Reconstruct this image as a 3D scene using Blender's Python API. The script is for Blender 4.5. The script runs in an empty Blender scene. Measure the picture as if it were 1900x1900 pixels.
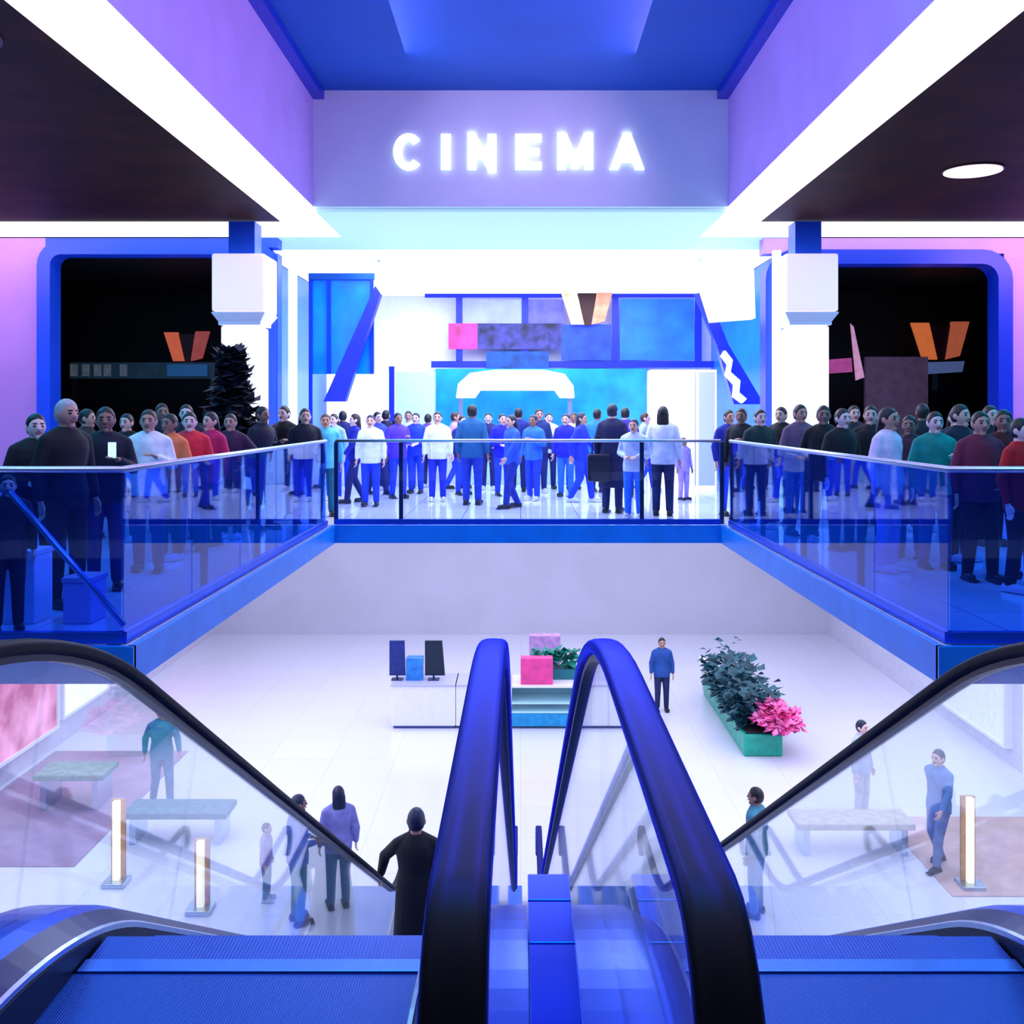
import bpy, bmesh, math, random
from mathutils import Vector, Matrix
random.seed(7)
S = bpy.context.scene
COL = S.collection
PI = math.pi
# ------------------------------------------------------------------ camera, world, exposure
F, CX, CY, EYE = 1860.0, 966.0, 768.0, 1.6          # focal length and principal point in a 1900 px frame, eye height
cam = bpy.data.cameras.new('camera'); camo = bpy.data.objects.new('camera', cam); COL.objects.link(camo)
camo.location = (0, 0, EYE); camo.rotation_euler = (PI/2, 0, 0)
cam.sensor_width = 36; cam.lens = 36*F/1900
cam.shift_x = (950-CX)/1900; cam.shift_y = (CY-950)/1900
cam.clip_start = 0.05; cam.clip_end = 200
S.camera = camo
S.view_settings.view_transform = 'Standard'; S.view_settings.look = 'None'
S.view_settings.exposure = 0.0; S.view_settings.gamma = 1.0; S.view_settings.use_curve_mapping = False
w = bpy.data.worlds.new('world'); S.world = w; w.use_nodes = True
w.node_tree.nodes['Background'].inputs[0].default_value = (0.12, 0.22, 0.6, 1)
w.node_tree.nodes['Background'].inputs[1].default_value = 0.2

def area(name, loc, size, power, color, rot=(0, 0, 0)):
    l = bpy.data.lights.new(name, 'AREA'); l.shape = 'RECTANGLE'; l.size, l.size_y = size
    l.energy = power; l.color = color
    o = bpy.data.objects.new(name, l); COL.objects.link(o); o.location = loc; o.rotation_euler = rot
    return o
# unseen cool white area lights added under the upper slabs to brighten the lower floor
area('lower_light_left', (-6.0, 15, -0.45), (5.5, 15), 600, (0.78, 0.85, 1.0))
area('lower_light_right', (6.2, 15, -0.45), (5.5, 15), 600, (0.82, 0.84, 1.0))
area('lower_light_far', (0, 23.5, -0.45), (16, 11), 800, (0.78, 0.80, 1.0))
# unseen blue area lights added over the side galleries and the escalator head
area('blue_wash_left', (-7.0, 10.5, 4.45), (4, 8), 360, (0.0, 0.50, 1.0))
area('blue_wash_right', (7.2, 10.5, 4.45), (4, 8), 360, (0.0, 0.50, 1.0))
area('blue_wash_void', (0.1, 4.2, 6.1), (3.5, 3), 230, (0.0, 0.55, 1.0))
# unseen violet area lights added to tint the walls of the ceiling void
area('violet_fill_left', (1.6, 6.5, 6.1), (1.0, 13), 320, (0.98, 0.42, 0.84), (0, math.radians(60), 0))
area('violet_fill_right', (-1.6, 6.5, 6.1), (1.0, 13), 290, (0.72, 0.50, 0.98), (0, math.radians(-60), 0))
# unseen area lights added: violet for the gallery walls, white for entrance and lobby
area('violet_wall_left', (-9.6, 14.6, 4.5), (3.5, .5), 90, (0.95, 0.42, 0.9), (math.radians(35), 0, 0))
area('violet_wall_right', (9.6, 14.6, 4.5), (3.5, .5), 150, (0.95, 0.46, 0.95), (math.radians(35), 0, 0))
area('entrance_wash', (0, 16.0, 4.5), (6, 1.2), 230, (0.94, 0.96, 1.0))
area('lobby_wash', (0, 20.5, 4.5), (6.5, 6.5), 560, (0.92, 0.95, 1.0))

# ------------------------------------------------------------------ materials
def lin(c):
    return tuple(((v/255)/12.92 if v/255 <= 0.04045 else ((v/255+0.055)/1.055)**2.4) for v in c) + (1.0,)
MATS = {}
def mat(name, col, rough=0.5, metal=0.0, emit=None, es=0.0, noise=0.0, scale=8.0, spec=None, bump=0.0, col2=None, tint=None, stretch=None):
    if name in MATS: return MATS[name]
    m = bpy.data.materials.new(name); m.use_nodes = True; nt = m.node_tree; b = nt.nodes['Principled BSDF']
    b.inputs['Base Color'].default_value = lin(col); b.inputs['Roughness'].default_value = rough; b.inputs['Metallic'].default_value = metal
    if spec is not None: b.inputs['Specular IOR Level'].default_value = spec
    if tint: b.inputs['Specular Tint'].default_value = lin(tint)
    if emit is not None:
        b.inputs['Emission Color'].default_value = lin(emit); b.inputs['Emission Strength'].default_value = es
    if noise or bump or col2:
        tc = nt.nodes.new('ShaderNodeTexCoord'); mp = nt.nodes.new('ShaderNodeMapping'); nz = nt.nodes.new('ShaderNodeTexNoise')
        nz.inputs['Scale'].default_value = scale; nz.inputs['Detail'].default_value = 4
        if stretch: mp.inputs['Scale'].default_value = stretch
        nt.links.new(tc.outputs['Object'], mp.inputs[0]); nt.links.new(mp.outputs[0], nz.inputs['Vector'])
        if noise or col2:
            r = nt.nodes.new('ShaderNodeValToRGB'); c = lin(col)
            r.color_ramp.elements[0].position = 0.35; r.color_ramp.elements[1].position = 0.65
            r.color_ramp.elements[0].color = tuple(v*(1-noise) for v in c[:3])+(1,)
            r.color_ramp.elements[1].color = lin(col2) if col2 else tuple(min(1, v*(1+noise)) for v in c[:3])+(1,)
            nt.links.new(nz.outputs['Fac'], r.inputs[0]); nt.links.new(r.outputs[0], b.inputs['Base Color'])
            if emit is not None and col2: nt.links.new(r.outputs[0], b.inputs['Emission Color'])
        if bump:
            bp = nt.nodes.new('ShaderNodeBump'); bp.inputs['Strength'].default_value = bump; bp.inputs['Distance'].default_value = 0.01
            nt.links.new(nz.outputs['Fac'], bp.inputs['Height']); nt.links.new(bp.outputs[0], b.inputs['Normal'])
    MATS[name] = m; return m

def glass(name, tint, gloss=0.9, ior=1.45, haze=0.0, hazecol=(255, 255, 255)):
    m = bpy.data.materials.new(name); m.use_nodes = True; nt = m.node_tree
    for n in list(nt.nodes):
        if n.type != 'OUTPUT_MATERIAL': nt.nodes.remove(n)
    out = nt.nodes['Material Output']
    t = nt.nodes.new('ShaderNodeBsdfTransparent'); t.inputs[0].default_value = lin(tint)
    g = nt.nodes.new('ShaderNodeBsdfGlossy'); g.inputs[0].default_value = (gloss, gloss, gloss, 1); g.inputs['Roughness'].default_value = 0.02
    lw = nt.nodes.new('ShaderNodeLayerWeight'); lw.inputs[0].default_value = .5
    pw = nt.nodes.new('ShaderNodeMath'); pw.operation = 'POWER'; pw.inputs[1].default_value = 4.0; nt.links.new(lw.outputs['Facing'], pw.inputs[0])
    fr = nt.nodes.new('ShaderNodeMath'); fr.operation = 'MULTIPLY_ADD'; fr.inputs[1].default_value = .75; fr.inputs[2].default_value = .03; nt.links.new(pw.outputs[0], fr.inputs[0])
    mx = nt.nodes.new('ShaderNodeMixShader'); nt.links.new(fr.outputs[0], mx.inputs[0]); nt.links.new(t.outputs[0], mx.inputs[1]); nt.links.new(g.outputs[0], mx.inputs[2])
    if haze:
        d = nt.nodes.new('ShaderNodeBsdfDiffuse'); d.inputs[0].default_value = lin(hazecol)
        m2 = nt.nodes.new('ShaderNodeMixShader'); m2.inputs[0].default_value = haze
        nt.links.new(mx.outputs[0], m2.inputs[1]); nt.links.new(d.outputs[0], m2.inputs[2]); nt.links.new(m2.outputs[0], out.inputs[0])
    else: nt.links.new(mx.outputs[0], out.inputs[0])
    MATS[name] = m; return m

def ribbed(name, col, rough, metal, freq):
    m = mat(name, col, rough, metal); nt = m.node_tree; b = nt.nodes['Principled BSDF']
    tc = nt.nodes.new('ShaderNodeTexCoord'); wv = nt.nodes.new('ShaderNodeTexWave'); wv.inputs['Scale'].default_value = freq; wv.bands_direction = 'X'
    bp = nt.nodes.new('ShaderNodeBump'); bp.inputs['Strength'].default_value = 0.25; bp.inputs['Distance'].default_value = 0.004
    nt.links.new(tc.outputs['Object'], wv.inputs[0]); nt.links.new(wv.outputs['Fac'], bp.inputs['Height']); nt.links.new(bp.outputs[0], b.inputs['Normal'])
    return m

def tiled(name, col, rough, grout, size, spec=0.5, noise=0.06):
    m = mat(name, col, rough, spec=spec); nt = m.node_tree; b = nt.nodes['Principled BSDF']
    tc = nt.nodes.new('ShaderNodeTexCoord'); br = nt.nodes.new('ShaderNodeTexBrick'); br.offset = 0
    c = lin(col)
    br.inputs['Color1'].default_value = c; br.inputs['Color2'].default_value = tuple(v*(1-noise) for v in c[:3])+(1,); br.inputs['Mortar'].default_value = lin(grout)
    br.inputs['Scale'].default_value = 1.0; br.inputs['Mortar Size'].default_value = 0.006; br.inputs['Brick Width'].default_value = size; br.inputs['Row Height'].default_value = size
    nt.links.new(tc.outputs['Object'], br.inputs[0]); nt.links.new(br.outputs[0], b.inputs['Base Color'])
    return m

M_floor = tiled('gallery floor tile', (222, 226, 242), 0.10, (110, 130, 210), 0.9)
M_lowfloor = tiled('lower floor tile', (226, 226, 242), 0.22, (205, 206, 230), 1.2, noise=0.03)
M_fascia = mat('blue slab edge', (0, 125, 225), 0.35, noise=0.08, scale=3)
M_under = mat('slab underside', (120, 125, 160), 0.7, noise=0.05)
M_darkceil = mat('dark maroon ceiling', (58, 24, 9), 0.6, noise=0.35, scale=1.5, spec=.15)
M_voidceil = mat('blue painted ceiling', (0, 88, 190), 0.7, noise=0.06, scale=0.8)
M_voidwall = mat('violet plaster', (190, 170, 240), 0.6, noise=0.05, scale=1.5)
M_fasciawall = mat('lavender plaster', (212, 240, 244), 0.5, noise=0.04, scale=1.2)
M_edge = mat('shadow gap blue', (5, 50, 190), 0.4, noise=0.05)  # shade of the gap above the upstands put into this dark colour
M_led = mat('white light diffuser', (250, 250, 255), 0.6, emit=(252, 250, 255), es=2.0)
M_lobbyceil = mat('luminous lobby ceiling', (170, 200, 220), 0.6, emit=(180, 226, 248), es=0.62)
M_bluewall = mat('blue gallery wall', (20, 80, 225), 0.45, noise=0.08, scale=1)
M_purplewall = mat('purple gallery wall', (190, 140, 212), 0.5, noise=0.06, scale=1)
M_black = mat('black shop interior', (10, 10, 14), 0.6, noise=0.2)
M_white = mat('white panel', (240, 240, 248), 0.45, noise=0.02)
M_steel = mat('brushed steel', (190, 205, 225), 0.3, 1.0, noise=0.05, scale=40)
M_darksteel = mat('dark steel', (40, 70, 110), 0.35, 0.8, noise=0.05, scale=40)
M_rubber = mat('black rubber handrail', (4, 8, 14), 0.55, spec=0.12, noise=0.1, scale=30)
def sheen(m, colr, power, k):                        # reflected blue light put into the material, growing towards grazing angles
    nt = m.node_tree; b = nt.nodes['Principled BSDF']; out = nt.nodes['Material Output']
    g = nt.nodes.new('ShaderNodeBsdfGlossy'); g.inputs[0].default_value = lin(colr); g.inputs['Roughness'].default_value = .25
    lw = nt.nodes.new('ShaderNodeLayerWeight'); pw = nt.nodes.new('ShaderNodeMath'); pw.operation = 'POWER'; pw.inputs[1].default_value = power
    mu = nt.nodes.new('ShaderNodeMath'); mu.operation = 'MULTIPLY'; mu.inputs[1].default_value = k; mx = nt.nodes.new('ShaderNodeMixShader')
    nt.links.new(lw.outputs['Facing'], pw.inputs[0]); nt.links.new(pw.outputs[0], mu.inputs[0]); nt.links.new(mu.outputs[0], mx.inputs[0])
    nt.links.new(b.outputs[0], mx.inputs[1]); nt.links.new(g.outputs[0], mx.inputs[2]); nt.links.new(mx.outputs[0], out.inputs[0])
M_rubber_in = M_rubber.copy(); M_rubber_in.name = 'rubber handrail painted blue shine'  # inner handrails only: same rubber with the blue shine painted in
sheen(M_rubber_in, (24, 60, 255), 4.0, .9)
M_deck = mat('blue anodised deck', (30, 95, 225), 0.3, 0.75, noise=0.06, scale=6)
M_skirt = mat('black skirt panel', (10, 14, 26), 0.4, 0.3, noise=0.1, scale=10)
M_clad = mat('escalator cladding', (60, 90, 150), 0.4, 0.5, noise=0.05)
M_plate = ribbed('ribbed landing plate', (0, 78, 165), 0.4, 0.7, 40)
M_step = ribbed('ribbed step tread', (20, 84, 180), 0.4, 0.6, 30)
M_comb = mat('comb metal', (60, 130, 225), 0.35, 0.8, noise=0.05, scale=40)
G_esc = glass('balustrade glass', (244, 250, 252), haze=0.035)
G_bar = glass('barrier glass', (236, 243, 255))
G_side = glass('side barrier glass', (150, 196, 255), haze=0.03, hazecol=(20, 90, 255))

# ------------------------------------------------------------------ mesh helpers
def wloc(o):
    v = Vector((0, 0, 0))
    while o: v = v + o.location; o = o.parent
    return v
class MB:
    def __init__(s): s.v = []; s.f = []; s.mi = []
    def add(s, vs, fs, mi=0):
        n = len(s.v); s.v += [tuple(v) for v in vs]; s.f += [tuple(i+n for i in f) for f in fs]; s.mi += [mi]*len(fs); return s
    def box(s, x0, x1, y0, y1, z0, z1, mi=0):
        return s.add([(x0,y0,z0),(x1,y0,z0),(x1,y1,z0),(x0,y1,z0),(x0,y0,z1),(x1,y0,z1),(x1,y1,z1),(x0,y1,z1)],
                     [(0,3,2,1),(4,5,6,7),(0,1,5,4),(1,2,6,5),(2,3,7,6),(3,0,4,7)], mi)
    def prism(s, poly, axis, a, b, mi=0):
        # poly: 2D points; axis 'x' -> (y,z), 'y' -> (x,z), 'z' -> (x,y)
        def p(u, v, t): return {'x': (t,u,v), 'y': (u,t,v), 'z': (u,v,t)}[axis]
        n = len(poly); vs = [p(u,v,a) for u,v in poly] + [p(u,v,b) for u,v in poly]
        fs = [tuple(range(n))[::-1], tuple(range(n, 2*n))] + [(i,(i+1)%n,(i+1)%n+n,i+n) for i in range(n)]
        return s.add(vs, fs, mi)
    def lathe(s, prof, c, seg=24, mi=0):
        vs = []; fs = []
        for r, z in prof:
            for k in range(seg): a = 2*PI*k/seg; vs.append((c[0]+r*math.cos(a), c[1]+r*math.sin(a), c[2]+z))
        for j in range(len(prof)-1):
            for k in range(seg): k2 = (k+1)%seg; fs.append((j*seg+k, j*seg+k2, (j+1)*seg+k2, (j+1)*seg+k))
        fs.append(tuple(range(seg))[::-1]); fs.append(tuple(range((len(prof)-1)*seg, len(prof)*seg)))
        return s.add(vs, fs, mi)
    def rings(s, rings, mi=0):                       # closed loft through rings of equal length
        n = len(rings[0]); vs = [p for r in rings for p in r]; fs = []
        for j in range(len(rings)-1):
            for k in range(n): k2 = (k+1)%n; fs.append((j*n+k, j*n+k2, (j+1)*n+k2, (j+1)*n+k))
        fs.append(tuple(range(n))[::-1]); fs.append(tuple(range((len(rings)-1)*n, len(rings)*n)))
        return s.add(vs, fs, mi)
    def cap(s, a, b, ra, rb, seg=14, mi=0):          # tapered capsule
        a, b = Vector(a), Vector(b); d = (b-a); L = d.length; d = d/L if L > 1e-6 else Vector((0,0,1))
        u = d.orthogonal().normalized(); v = d.cross(u); R = []
        for t in (80, 50, 20): 
            q = math.radians(t); R.append((a-d*ra*math.sin(q), ra*math.cos(q)))
        R += [(a, ra), (b, rb)]
        for t in (20, 50, 80):
            q = math.radians(t); R.append((b+d*rb*math.sin(q), rb*math.cos(q)))
        return s.rings([[c+u*r*math.cos(2*PI*k/seg)+v*r*math.sin(2*PI*k/seg) for k in range(seg)] for c, r in R], mi)
    def ell(s, c, r, seg=20, mi=0, fn=None):
        c = Vector(c); N = seg//2+1; R = []
        for j in range(N):
            th = PI*(0.02+0.96*j/(N-1)); row = []
            for k in range(seg):
                a = 2*PI*k/seg; d = Vector((math.sin(th)*math.cos(a), math.sin(th)*math.sin(a), -math.cos(th)))
                f = fn(d) if fn else 1.0
                row.append(c+Vector((d.x*r[0]*f, d.y*r[1]*f, d.z*r[2]*f)))
            R.append(row)
        return s.rings(R, mi)
    def tube(s, pts, r, seg=8, mi=0):
        pts = [Vector(p) for p in pts]; R = []
        for i, p in enumerate(pts):
            d = (pts[min(i+1,len(pts)-1)]-pts[max(i-1,0)]).normalized(); u = d.orthogonal().normalized() if abs(d.z) > .9 else d.cross(Vector((0,0,1))).normalized()
            v = d.cross(u); R.append([p+u*r*math.cos(2*PI*k/seg)+v*r*math.sin(2*PI*k/seg) for k in range(seg)])
        return s.rings(R, mi)
    def mesh(s, name, off=Vector((0,0,0)), fix=True):
        me = bpy.data.meshes.new(name); me.from_pydata([tuple(Vector(v)-off) for v in s.v], [], s.f)
        for p, i in zip(me.polygons, s.mi): p.material_index = i
        if fix:
            bm = bmesh.new(); bm.from_mesh(me); bmesh.ops.recalc_face_normals(bm, faces=bm.faces); bm.to_mesh(me); bm.free()
        return me
    def build(s, name, m, parent=None, loc=None, smooth=False, bevel=0.0):
        if parent is not None: off = wloc(parent); loc = None
        else: off = Vector(loc) if loc is not None else Vector((0,0,0))
        me = s.mesh(name, off)
        for mm in (m if isinstance(m, (list, tuple)) else [m]): me.materials.append(mm)
        o = bpy.data.objects.new(name, me); COL.objects.link(o)
        if parent is not None: o.parent = parent
        else: o.location = off
        if smooth:
            for p in me.polygons: p.use_smooth = True
        if bevel:
            b = o.modifiers.new('edge', 'BEVEL'); b.width = bevel; b.segments = 2; b.limit_method = 'ANGLE'
        return o
def tag(o, label=None, cat=None, group=None, kind=None):
    if label: o['label'] = label
    if cat: o['category'] = cat
    if group: o['group'] = group
    if kind: o['kind'] = kind
    return o
def thing(name, label, cat, loc, group=None):
    o = bpy.data.objects.new(name, None); COL.objects.link(o); o.location = loc; o.empty_display_size = 0.1
    return tag(o, label, cat, group)
def struct(name, mb, m, label=None, **k):
    o = mb.build(name, m, **k); o['kind'] = 'structure'
    o['label'] = label or name.replace('_', ' '); return o
def PX(px, Y): return (px-CX)*Y/F
def PZ(py, Y): return EYE-(py-CY)*Y/F

# ------------------------------------------------------------------ the setting
XL, XR, YF, YN = -2.66, 2.87, 14.3, 6.85              # edges of the opening in the upper floor
ZL = -5.0                                            # lower floor
T = 0.23
fl = MB()
fl.box(-14, 14, YF, 17.4, -T, 0); fl.box(-4.9, 4.9, 17.4, 25.2, -T, 0); fl.box(-14, XL, YN, YF, -T, 0); fl.box(XR, 14, YN, YF, -T, 0)
fl.box(-14, 14, -5, 1.2, -T, 0); fl.box(-14, -6.5, 1.2, YN, -T, 0); fl.box(6.5, 14, 1.2, YN, -T, 0)
struct('floor', fl, M_floor, 'glossy pale blue tiled upper gallery floor around the opening')
fl = MB().box(-9.5, 9.5, -2, 31, ZL-0.2, ZL)
struct('floor', fl, M_lowfloor, 'pale lilac polished floor of the level below')
e = 0.02
struct('trim_1', MB().box(XL-e, XR+e, YF-e, YF+0.03, -T-0.01, 0.012), M_fascia, 'bright blue slab edge under the far glass barrier')
struct('trim_2', MB().box(XL-0.03, XL+e, YN, YF-e, -T-0.01, 0.012).box(-6.5, XL+e, YN-e, YN+.03, -T-0.01, 0.012), M_fascia, 'blue slab edge along the left side of the opening')
struct('trim_3', MB().box(XR-e, XR+0.03, YN, YF-e, -T-0.01, 0.012).box(XR-e, 6.5, YN-e, YN+.03, -T-0.01, 0.012), M_fascia, 'blue slab edge along the right side of the opening')
lw = MB().box(-9.5, 9.5, 30, 30.3, ZL, -T-.02)
struct('wall_far', lw, mat('lilac lower wall', (196, 196, 214), 0.6, noise=0.04, scale=.6), 'pale lilac wall at the far end of the lower level')
struct('wall_left', MB().box(-9.6, -9.2, -2, 30, ZL, -T-.02), mat('lower left wall', (206, 200, 222), 0.6, noise=0.05), 'pale wall on the left of the lower level')
struct('wall_right', MB().box(9.2, 9.6, -2, 30, ZL, -T-.02), mat('lower right wall', (206, 206, 226), 0.6, noise=0.05), 'pale wall on the right of the lower level')
# ceiling: void over the opening, light strips, dark side ceilings
HX, HC, HV, YS = 3.0, 4.6, 6.28, 14.5
cl = MB().box(-HX, HX, -5, YS, HV, HV+.2)
struct('ceiling', cl, M_voidceil, 'blue ceiling panel at the top of the void')
struct('wall_left', MB().box(-HX-.15, -HX, -5, YS, HC, HV+.2), M_voidwall, 'violet upstand on the left of the ceiling void')
struct('wall_right', MB().box(HX, HX+.15, -5, YS, HC, HV+.2), M_voidwall, 'violet upstand on the right of the ceiling void')
struct('wall_far', MB().box(-HX-.15, HX+.15, YS, YS+.15, HC, HV+.2), M_fasciawall, 'lavender bulkhead over the cinema entrance')
for sx, n in ((-1, 4), (1, 5)):
    a, b = sorted((sx*HX, sx*(HX-.16)))
    struct('trim_%d' % n, MB().box(a, b, -5, YS, HV-.13, HV), M_edge, 'dark blue strip painted as the shadow gap at the top of the %s upstand' % ('left' if sx < 0 else 'right'))
for sx, nm in ((-1, 'left'), (1, 'right')):
    a, b = sorted((sx*3.68, sx*14))
    struct('ceiling', MB().box(a, b, -5, 15.55, HC-.02, HC+.2), M_darkceil, 'dark maroon ceiling over the %s gallery' % nm)
    a, b = sorted((sx*(HX+.002), sx*3.68))
    o = MB().box(a, b, -5, 15.55, HC-.05, HC-.005).build('light_strip', M_led)
    tag(o, 'wide white light strip running along the %s edge of the ceiling void' % nm, 'ceiling light', 'white ceiling light strips')
    a, b = sorted((sx*3.0, sx*14))
    o = MB().box(a, b, 15.56, 16.7, HC-.05, HC-.005).build('light_strip', M_led)
    tag(o, 'white light strip across the gallery ceiling above the %s dark shop' % nm, 'ceiling light', 'white ceiling light strips')
o = MB().box(-2.99, 2.99, YS+.16, 16.72, HC-.05, HC-.005).box(-4.74, 4.74, 16.73, 18.0, HC-.05, HC-.005).build('luminous_ceiling', M_lobbyceil)
tag(o, 'ice blue glowing ceiling just behind the bulkhead', 'ceiling light')
o = MB().box(-4.74, 4.74, 18.02, 25.0, HC-.05, HC-.005).build('luminous_ceiling', mat('white lobby ceiling', (220, 226, 236), .6, emit=(244, 248, 255), es=.85))
tag(o, 'white glowing ceiling deeper in the cinema lobby over the counters', 'ceiling light')
struct('ceiling', MB().box(-14, 14, 15.56, 25.4, HC+.0, HC+.2), M_white, 'white ceiling slab above the lobby lights')
struct('wall_back', MB().box(-14, 14, -5.3, -5, -T, HV+.2), mat('back wall', (40, 50, 110), 0.6, noise=.1), 'dark blue wall behind the viewer')
# gallery front walls at the shops
YW = 16.75
LX0, LX1, LZ = -7.84, -4.2, 4.28
RX0, RX1, RZ = 4.2, 7.98, 4.18
wl = MB().box(-14, LX0-.1, YW, YW+.3, 0, HC-.06)
struct('wall_left', wl, M_purplewall, 'purple wall at the left end of the gallery')
struct('wall_left', MB().box(LX0-.1, -4.06, YW, YW+.3, LZ+.1, HC-.06).box(LX1, -4.06, YW, YW+.3, 0, LZ), M_bluewall, 'blue wall around the left dark shop')
struct('wall_right', MB().box(RX1+.1, 14, YW, YW+.3, 0, HC-.06).box(4.06, RX1+.1, YW, YW+.3, RZ+.10, HC-.06), M_purplewall, 'purple wall around the right dark shop')
struct('wall_left', MB().box(-4.9, -4.75, YW+.3, 25, 0, HC-.06), mat('blue lobby wall', (20, 125, 245), 0.3, noise=.1, scale=1.2), 'blue side wall on the left of the cinema lobby')
struct('wall_right', MB().box(4.75, 4.9, YW+.3, 25, 0, HC-.06), MATS['blue lobby wall'], 'blue side wall on the right of the cinema lobby')
struct('wall_far', MB().box(-4.9, 4.9, 25, 25.2, 0, HC-.02), M_white, 'white back wall of the cinema lobby')
struct('wall_left', MB().box(-14, -4.9, 22.4, 22.6, 0, HC).box(-14, -13.8, YW+.3, 22.4, 0, HC), M_black, 'black inside of the left shop')
struct('wall_right', MB().box(4.9, 14, 22.4, 22.6, 0, HC).box(13.8, 14, YW+.3, 22.4, 0, HC), M_black, 'black inside of the right shop')
struct('ceiling', MB().box(-13.8, -4.9, YW+.3, 22.4, HC-.3, HC-.02), M_black, 'black ceiling inside the left shop')
struct('ceiling', MB().box(4.9, 13.8, YW+.3, 22.4, HC-.3, HC-.02), M_black, 'black ceiling inside the right shop')
struct('floor', MB().box(-13.8, -4.9, 17.4, 22.4, -T, 0), M_black, 'black floor inside the left shop')
struct('floor', MB().box(4.9, 13.8, 17.4, 22.4, -T, 0), M_black, 'black floor inside the right shop')
def portal(x0, x1, ztop, wd, r):                     # rounded frame round a shop opening
    pts = [(x0, 0), (x0, ztop-r)] + [(x0+r-r*math.cos(a*PI/12), ztop-r+r*math.sin(a*PI/12)) for a in range(1, 6)] + [(x0+r, ztop), (x1-r, ztop)] \
        + [(x1-r+r*math.sin(a*PI/12), ztop-r+r*math.cos(a*PI/12)) for a in range(1, 6)] + [(x1, ztop-r), (x1, 0)]
    inn = [(x0+wd, 0), (x0+wd, ztop-r)] + [(x0+r-(r-wd)*math.cos(a*PI/12), ztop-r+(r-wd)*math.sin(a*PI/12)) for a in range(1, 6)] + [(x0+r, ztop-wd), (x1-r, ztop-wd)] \
        + [(x1-r+(r-wd)*math.sin(a*PI/12), ztop-r+(r-wd)*math.cos(a*PI/12)) for a in range(1, 6)] + [(x1-wd, ztop-r), (x1-wd, 0)]
    m = MB()
    for i in range(len(pts)-1):
        m.prism([pts[i], pts[i+1], inn[i+1], inn[i]], 'y', YW-.06, YW+.34)
    return m
struct('trim_6', portal(LX0-.22, -4.08, LZ+.2, .22, .4), M_bluewall, 'blue rounded frame round the left dark shop front')
struct('trim_7', portal(4.08, RX1+.22, RZ+.16, .24, .5), mat('navy blue frame', (8, 50, 190), 0.4, noise=.06), 'dark blue rounded frame round the right dark shop front')
for sx, nm, px in ((-1, 'left', 543), (1, 'right', 1441)):
    x = PX(px, 16.6)
    o = MB().box(x-.06, x+.06, 16.55, 16.67, 0.02, 4.3).build('light_tube', mat('cyan light tube', (220, 250, 255), .5, emit=(190, 246, 255), es=2.0), loc=(x, 16.6, 0.02))
    tag(o, 'upright cyan white light tube at the %s corner of the lobby entrance' % nm, 'light', 'light tubes at the lobby entrance')

# ------------------------------------------------------------------ lettering over the entrance
YC = YS-.06
sign = thing('cinema_sign', 'white illuminated letters reading CINEMA on the lavender bulkhead', 'sign', (PX(962, YC), YC, PZ(315, YC)))
M_let = mat('white lit letter', (255, 255, 255), .5, emit=(255, 255, 255), es=.95)
LT, LB = PZ(248, YC), PZ(314, YC)
H = LT-LB
def letter(ch, x0, x1):
    a, b = PX(x0, YC), PX(x1, YC); W = b-a; t = .25*H; m = MB()
    def q(*p): m.prism([(a+u*W, LB+v*H) for u, v in p], 'y', YC+.0006*(len(m.f)//6), YS-.001)
    tx = t/W; ty = t/H*.85
    if ch == 'I': q((0,0),(1,0),(1,1),(0,1))
    if ch == 'E':
        q((0,0),(tx,0),(tx,1),(0,1)); q((tx,0),(1,0),(1,ty),(tx,ty)); q((tx,1-ty),(1,1-ty),(1,1),(tx,1)); q((tx,.5-ty*.45),(.92,.5-ty*.45),(.92,.5+ty*.45),(tx,.5+ty*.45))
    if ch == 'N':
        q((0,0),(tx,0),(tx,1),(0,1)); q((1-tx,0),(1,0),(1,1),(1-tx,1)); q((0,1),(tx*.95,1),(1,0),(1-tx*.95,0))
    if ch == 'M':
        q((0,0),(tx,0),(tx,1),(0,1)); q((1-tx,0),(1,0),(1,1),(1-tx,1)); q((0,1),(tx*1.1,1),(.5+tx*.5,.12),(.5-tx*.5,.12)); q((1-tx*1.1,1),(1,1),(.5+tx*.5,.12),(.5-tx*.5,.12))
    if ch == 'A':
        q((0,0),(tx,0),(.5+tx*.5,1),(.5-tx*.5,1)); q((1-tx,0),(1,0),(.5+tx*.5,1),(.5-tx*.5,1)); q((.22,.2),(.78,.2),(.7,.2+ty*.9),(.3,.2+ty*.9))
    if ch == 'C':
        n = 16; c = [(math.cos(math.radians(42+276*i/n)), math.sin(math.radians(42+276*i/n))) for i in range(n+1)]
        for i in range(n):
            o1, o2 = c[i], c[i+1]; k = 1-2*ty*.95; kx = 1-2*tx
            q((.5+.5*o1[0],.5+.52*o1[1]), (.5+.5*o2[0],.5+.52*o2[1]), (.5+.5*kx*o2[0],.5+.52*k*o2[1]), (.5+.5*kx*o1[0],.5+.52*k*o1[1]))
    m.build('letter', M_let, sign)
for ch, x0, x1 in (('C',729,786),('I',818,836),('N',867,921),('E',956,1005),('M',1034,1101),('A',1131,1196)): letter(ch, x0, x1)

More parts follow.
